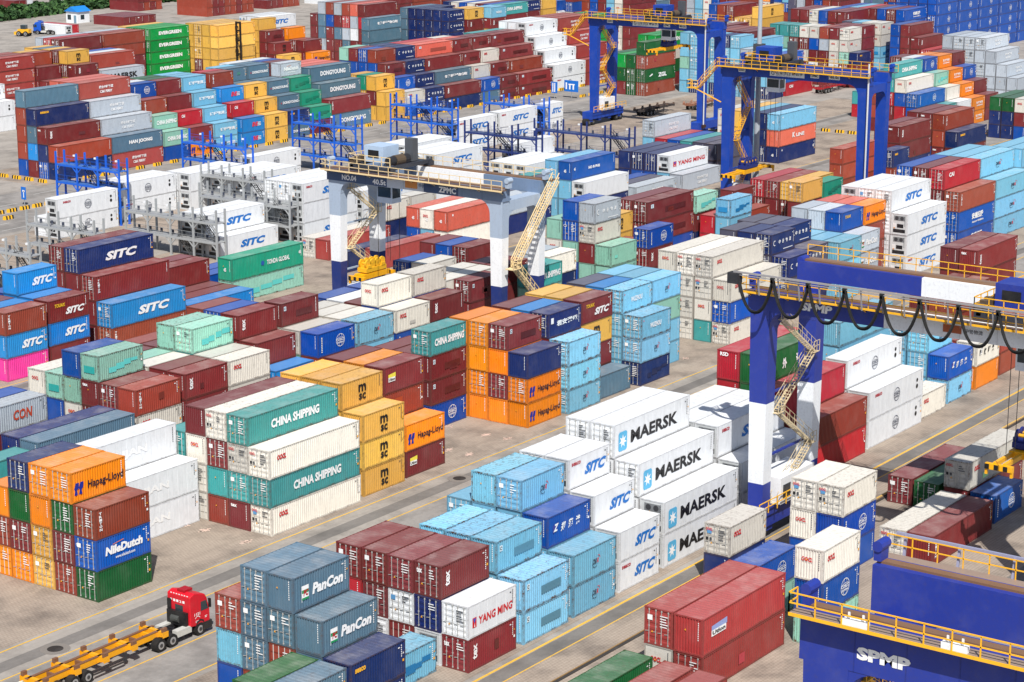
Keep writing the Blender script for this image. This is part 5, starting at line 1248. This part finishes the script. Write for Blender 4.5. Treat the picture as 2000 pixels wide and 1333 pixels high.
# ------------------------------------------------------------------ far left: hut, hedges, handler
r = empty('gate_hut', (434.5, 462.5, 0), 0); mb = MB(); mb.color((238, 242, 246)); mb.box(0, 0, 0, 4.6, 4.6, 3.2); mb.build('wall', M_STEEL, r)
mb = MB(); mb.color((30, 128, 214)); mb.prism([(-.4, 3.2), (5.0, 3.2), (2.3, 4.6)], 'x', -.4, 5.0); o = mb.build('roof', M_STEEL, r)
mb = MB(); mb.box(-.04, 2.6, .9, -.01, 4.0, 2.3); mb.box(1.2, -.04, 1.0, 2.6, -.01, 2.3); mb.build('window', M_GLASS, r)
mb = MB(); mb.color((120, 150, 170)); mb.box(-.04, .5, 0, -.01, 1.5, 2.2); mb.build('door', M_STEEL, r)
tag(r, 'small white hut with blue roof beside the hedge', 'hut')
def hedge(label, x0, y0, x1, y1, w, h, n, seed):
    g = random.Random(seed); mb = MB(); d = Vector((x1-x0, y1-y0, 0)); L = d.length; d.normalize(); s = Vector((-d.y, d.x, 0))
    for k in range(n):
        t = g.random()*L; bump = .75+.25*math.sin(t*.8+seed)+.15*math.sin(t*2.3); u = g.gauss(0, .34)*w; z = abs(g.random())**.7*h*bump*(1-.25*abs(u/w))
        c = Vector((x0, y0, 0))+d*t+s*u+Vector((0, 0, z)); q = g.uniform(.35, .8)
        a = Vector((g.gauss(0, 1), g.gauss(0, 1), g.gauss(0, .6))).normalized()*q; b_ = a.cross(Vector((g.gauss(0, 1), g.gauss(0, 1), g.gauss(0, 1)))).normalized()*q*.7
        v = g.random(); mb.color((int(30+40*v), int(62+44*v), int(30+22*v))); mb.face([c-a-b_, c+a-b_, c+a+b_, c-a+b_])
    o = mb.build('hedge', M_RUB); return tag(o, label, 'hedge', 'hedges at the far left')
hedge('dark trimmed hedge along the yard road, nearer of two, left piece', 416, 484.5, 466, 492, 3.2, 2.3, 4500, 1)
hedge('dark trimmed hedge along the yard road, nearer of two, right piece', 467, 492, 512, 490.5, 3.2, 2.3, 4500, 3)
hedge('dark hedge beyond the nearer hedges at the top left', 434, 503, 505, 505, 2.6, 2.0, 5000, 2)
mb = MB(); mb.face([(405, 481, .01), (466, 489, .01), (520, 488, .01), (540, 512, .01), (405, 508, .01)]); structure(mb.build('verge', M_GRASS))
r = empty('container_handler', (364.3, 336.6, 0)); mb = MB(); mb.color((22, 22, 24))
for y in (-.75, .45): mb.box(0, y, .6, .35, y+.32, 13.6)
for z in (3, 6.2, 9.2, 11.4, 13.2): mb.box(.05, -.7, z, .3, .7, z+.35)
mb.build('mast', M_STEEL, r)
mb = MB(); mb.color((232, 160, 30)); mb.box(-4.8, -1.3, .8, -.4, 1.3, 1.9); mb.build('body', M_STEEL, r)
mb = MB(); mb.box(-2.6, -.8, 1.9, -1.2, .8, 3.3); mb.build('cab', M_GLASS, r)
for x in (-4.2, -.9):
    for y in (-1.5, 1.0): wheel_(r, x, y, .75, .5)
tag(r, 'black mast of a container handler in front of the mustard yellow stack', 'container handler')
r = empty('wheel_loader', (402.5, 449.5, 0), R(110)); mb = MB(); mb.color((236, 176, 40)); mb.box(-2, -.9, .9, 1.2, .9, 1.9); mb.box(1.2, -1.1, .4, 2.2, 1.1, 1.2); mb.build('body', M_STEEL, r)
mb = MB(); mb.box(-1, -.7, 1.9, .4, .7, 3.0); mb.build('cab', M_GLASS, r)
for x in (-1.2, .8):
    for y in (-1.2, .8): wheel_(r, x, y, .7, .4)
tag(r, 'yellow wheel loader parked left of the blue truck', 'loader')
r = empty('generator_box', (397, 458, 0), R(20)); mb = MB(); mb.color((62, 92, 84)); mb.box(-2.4, -1.2, .3, 2.4, 1.2, 2.4); mb.build('body', M_STEEL, r)
mb = MB(); mb.color((60, 62, 64)); mb.box(-2.2, -1.1, 0, 2.2, 1.1, .3); mb.build('skid', M_STEEL, r); tag(r, 'dark green box beside the yellow loader', 'generator')
print('containers', len(CONT), 'as things', len(SEL), 'visible', len(VIS))
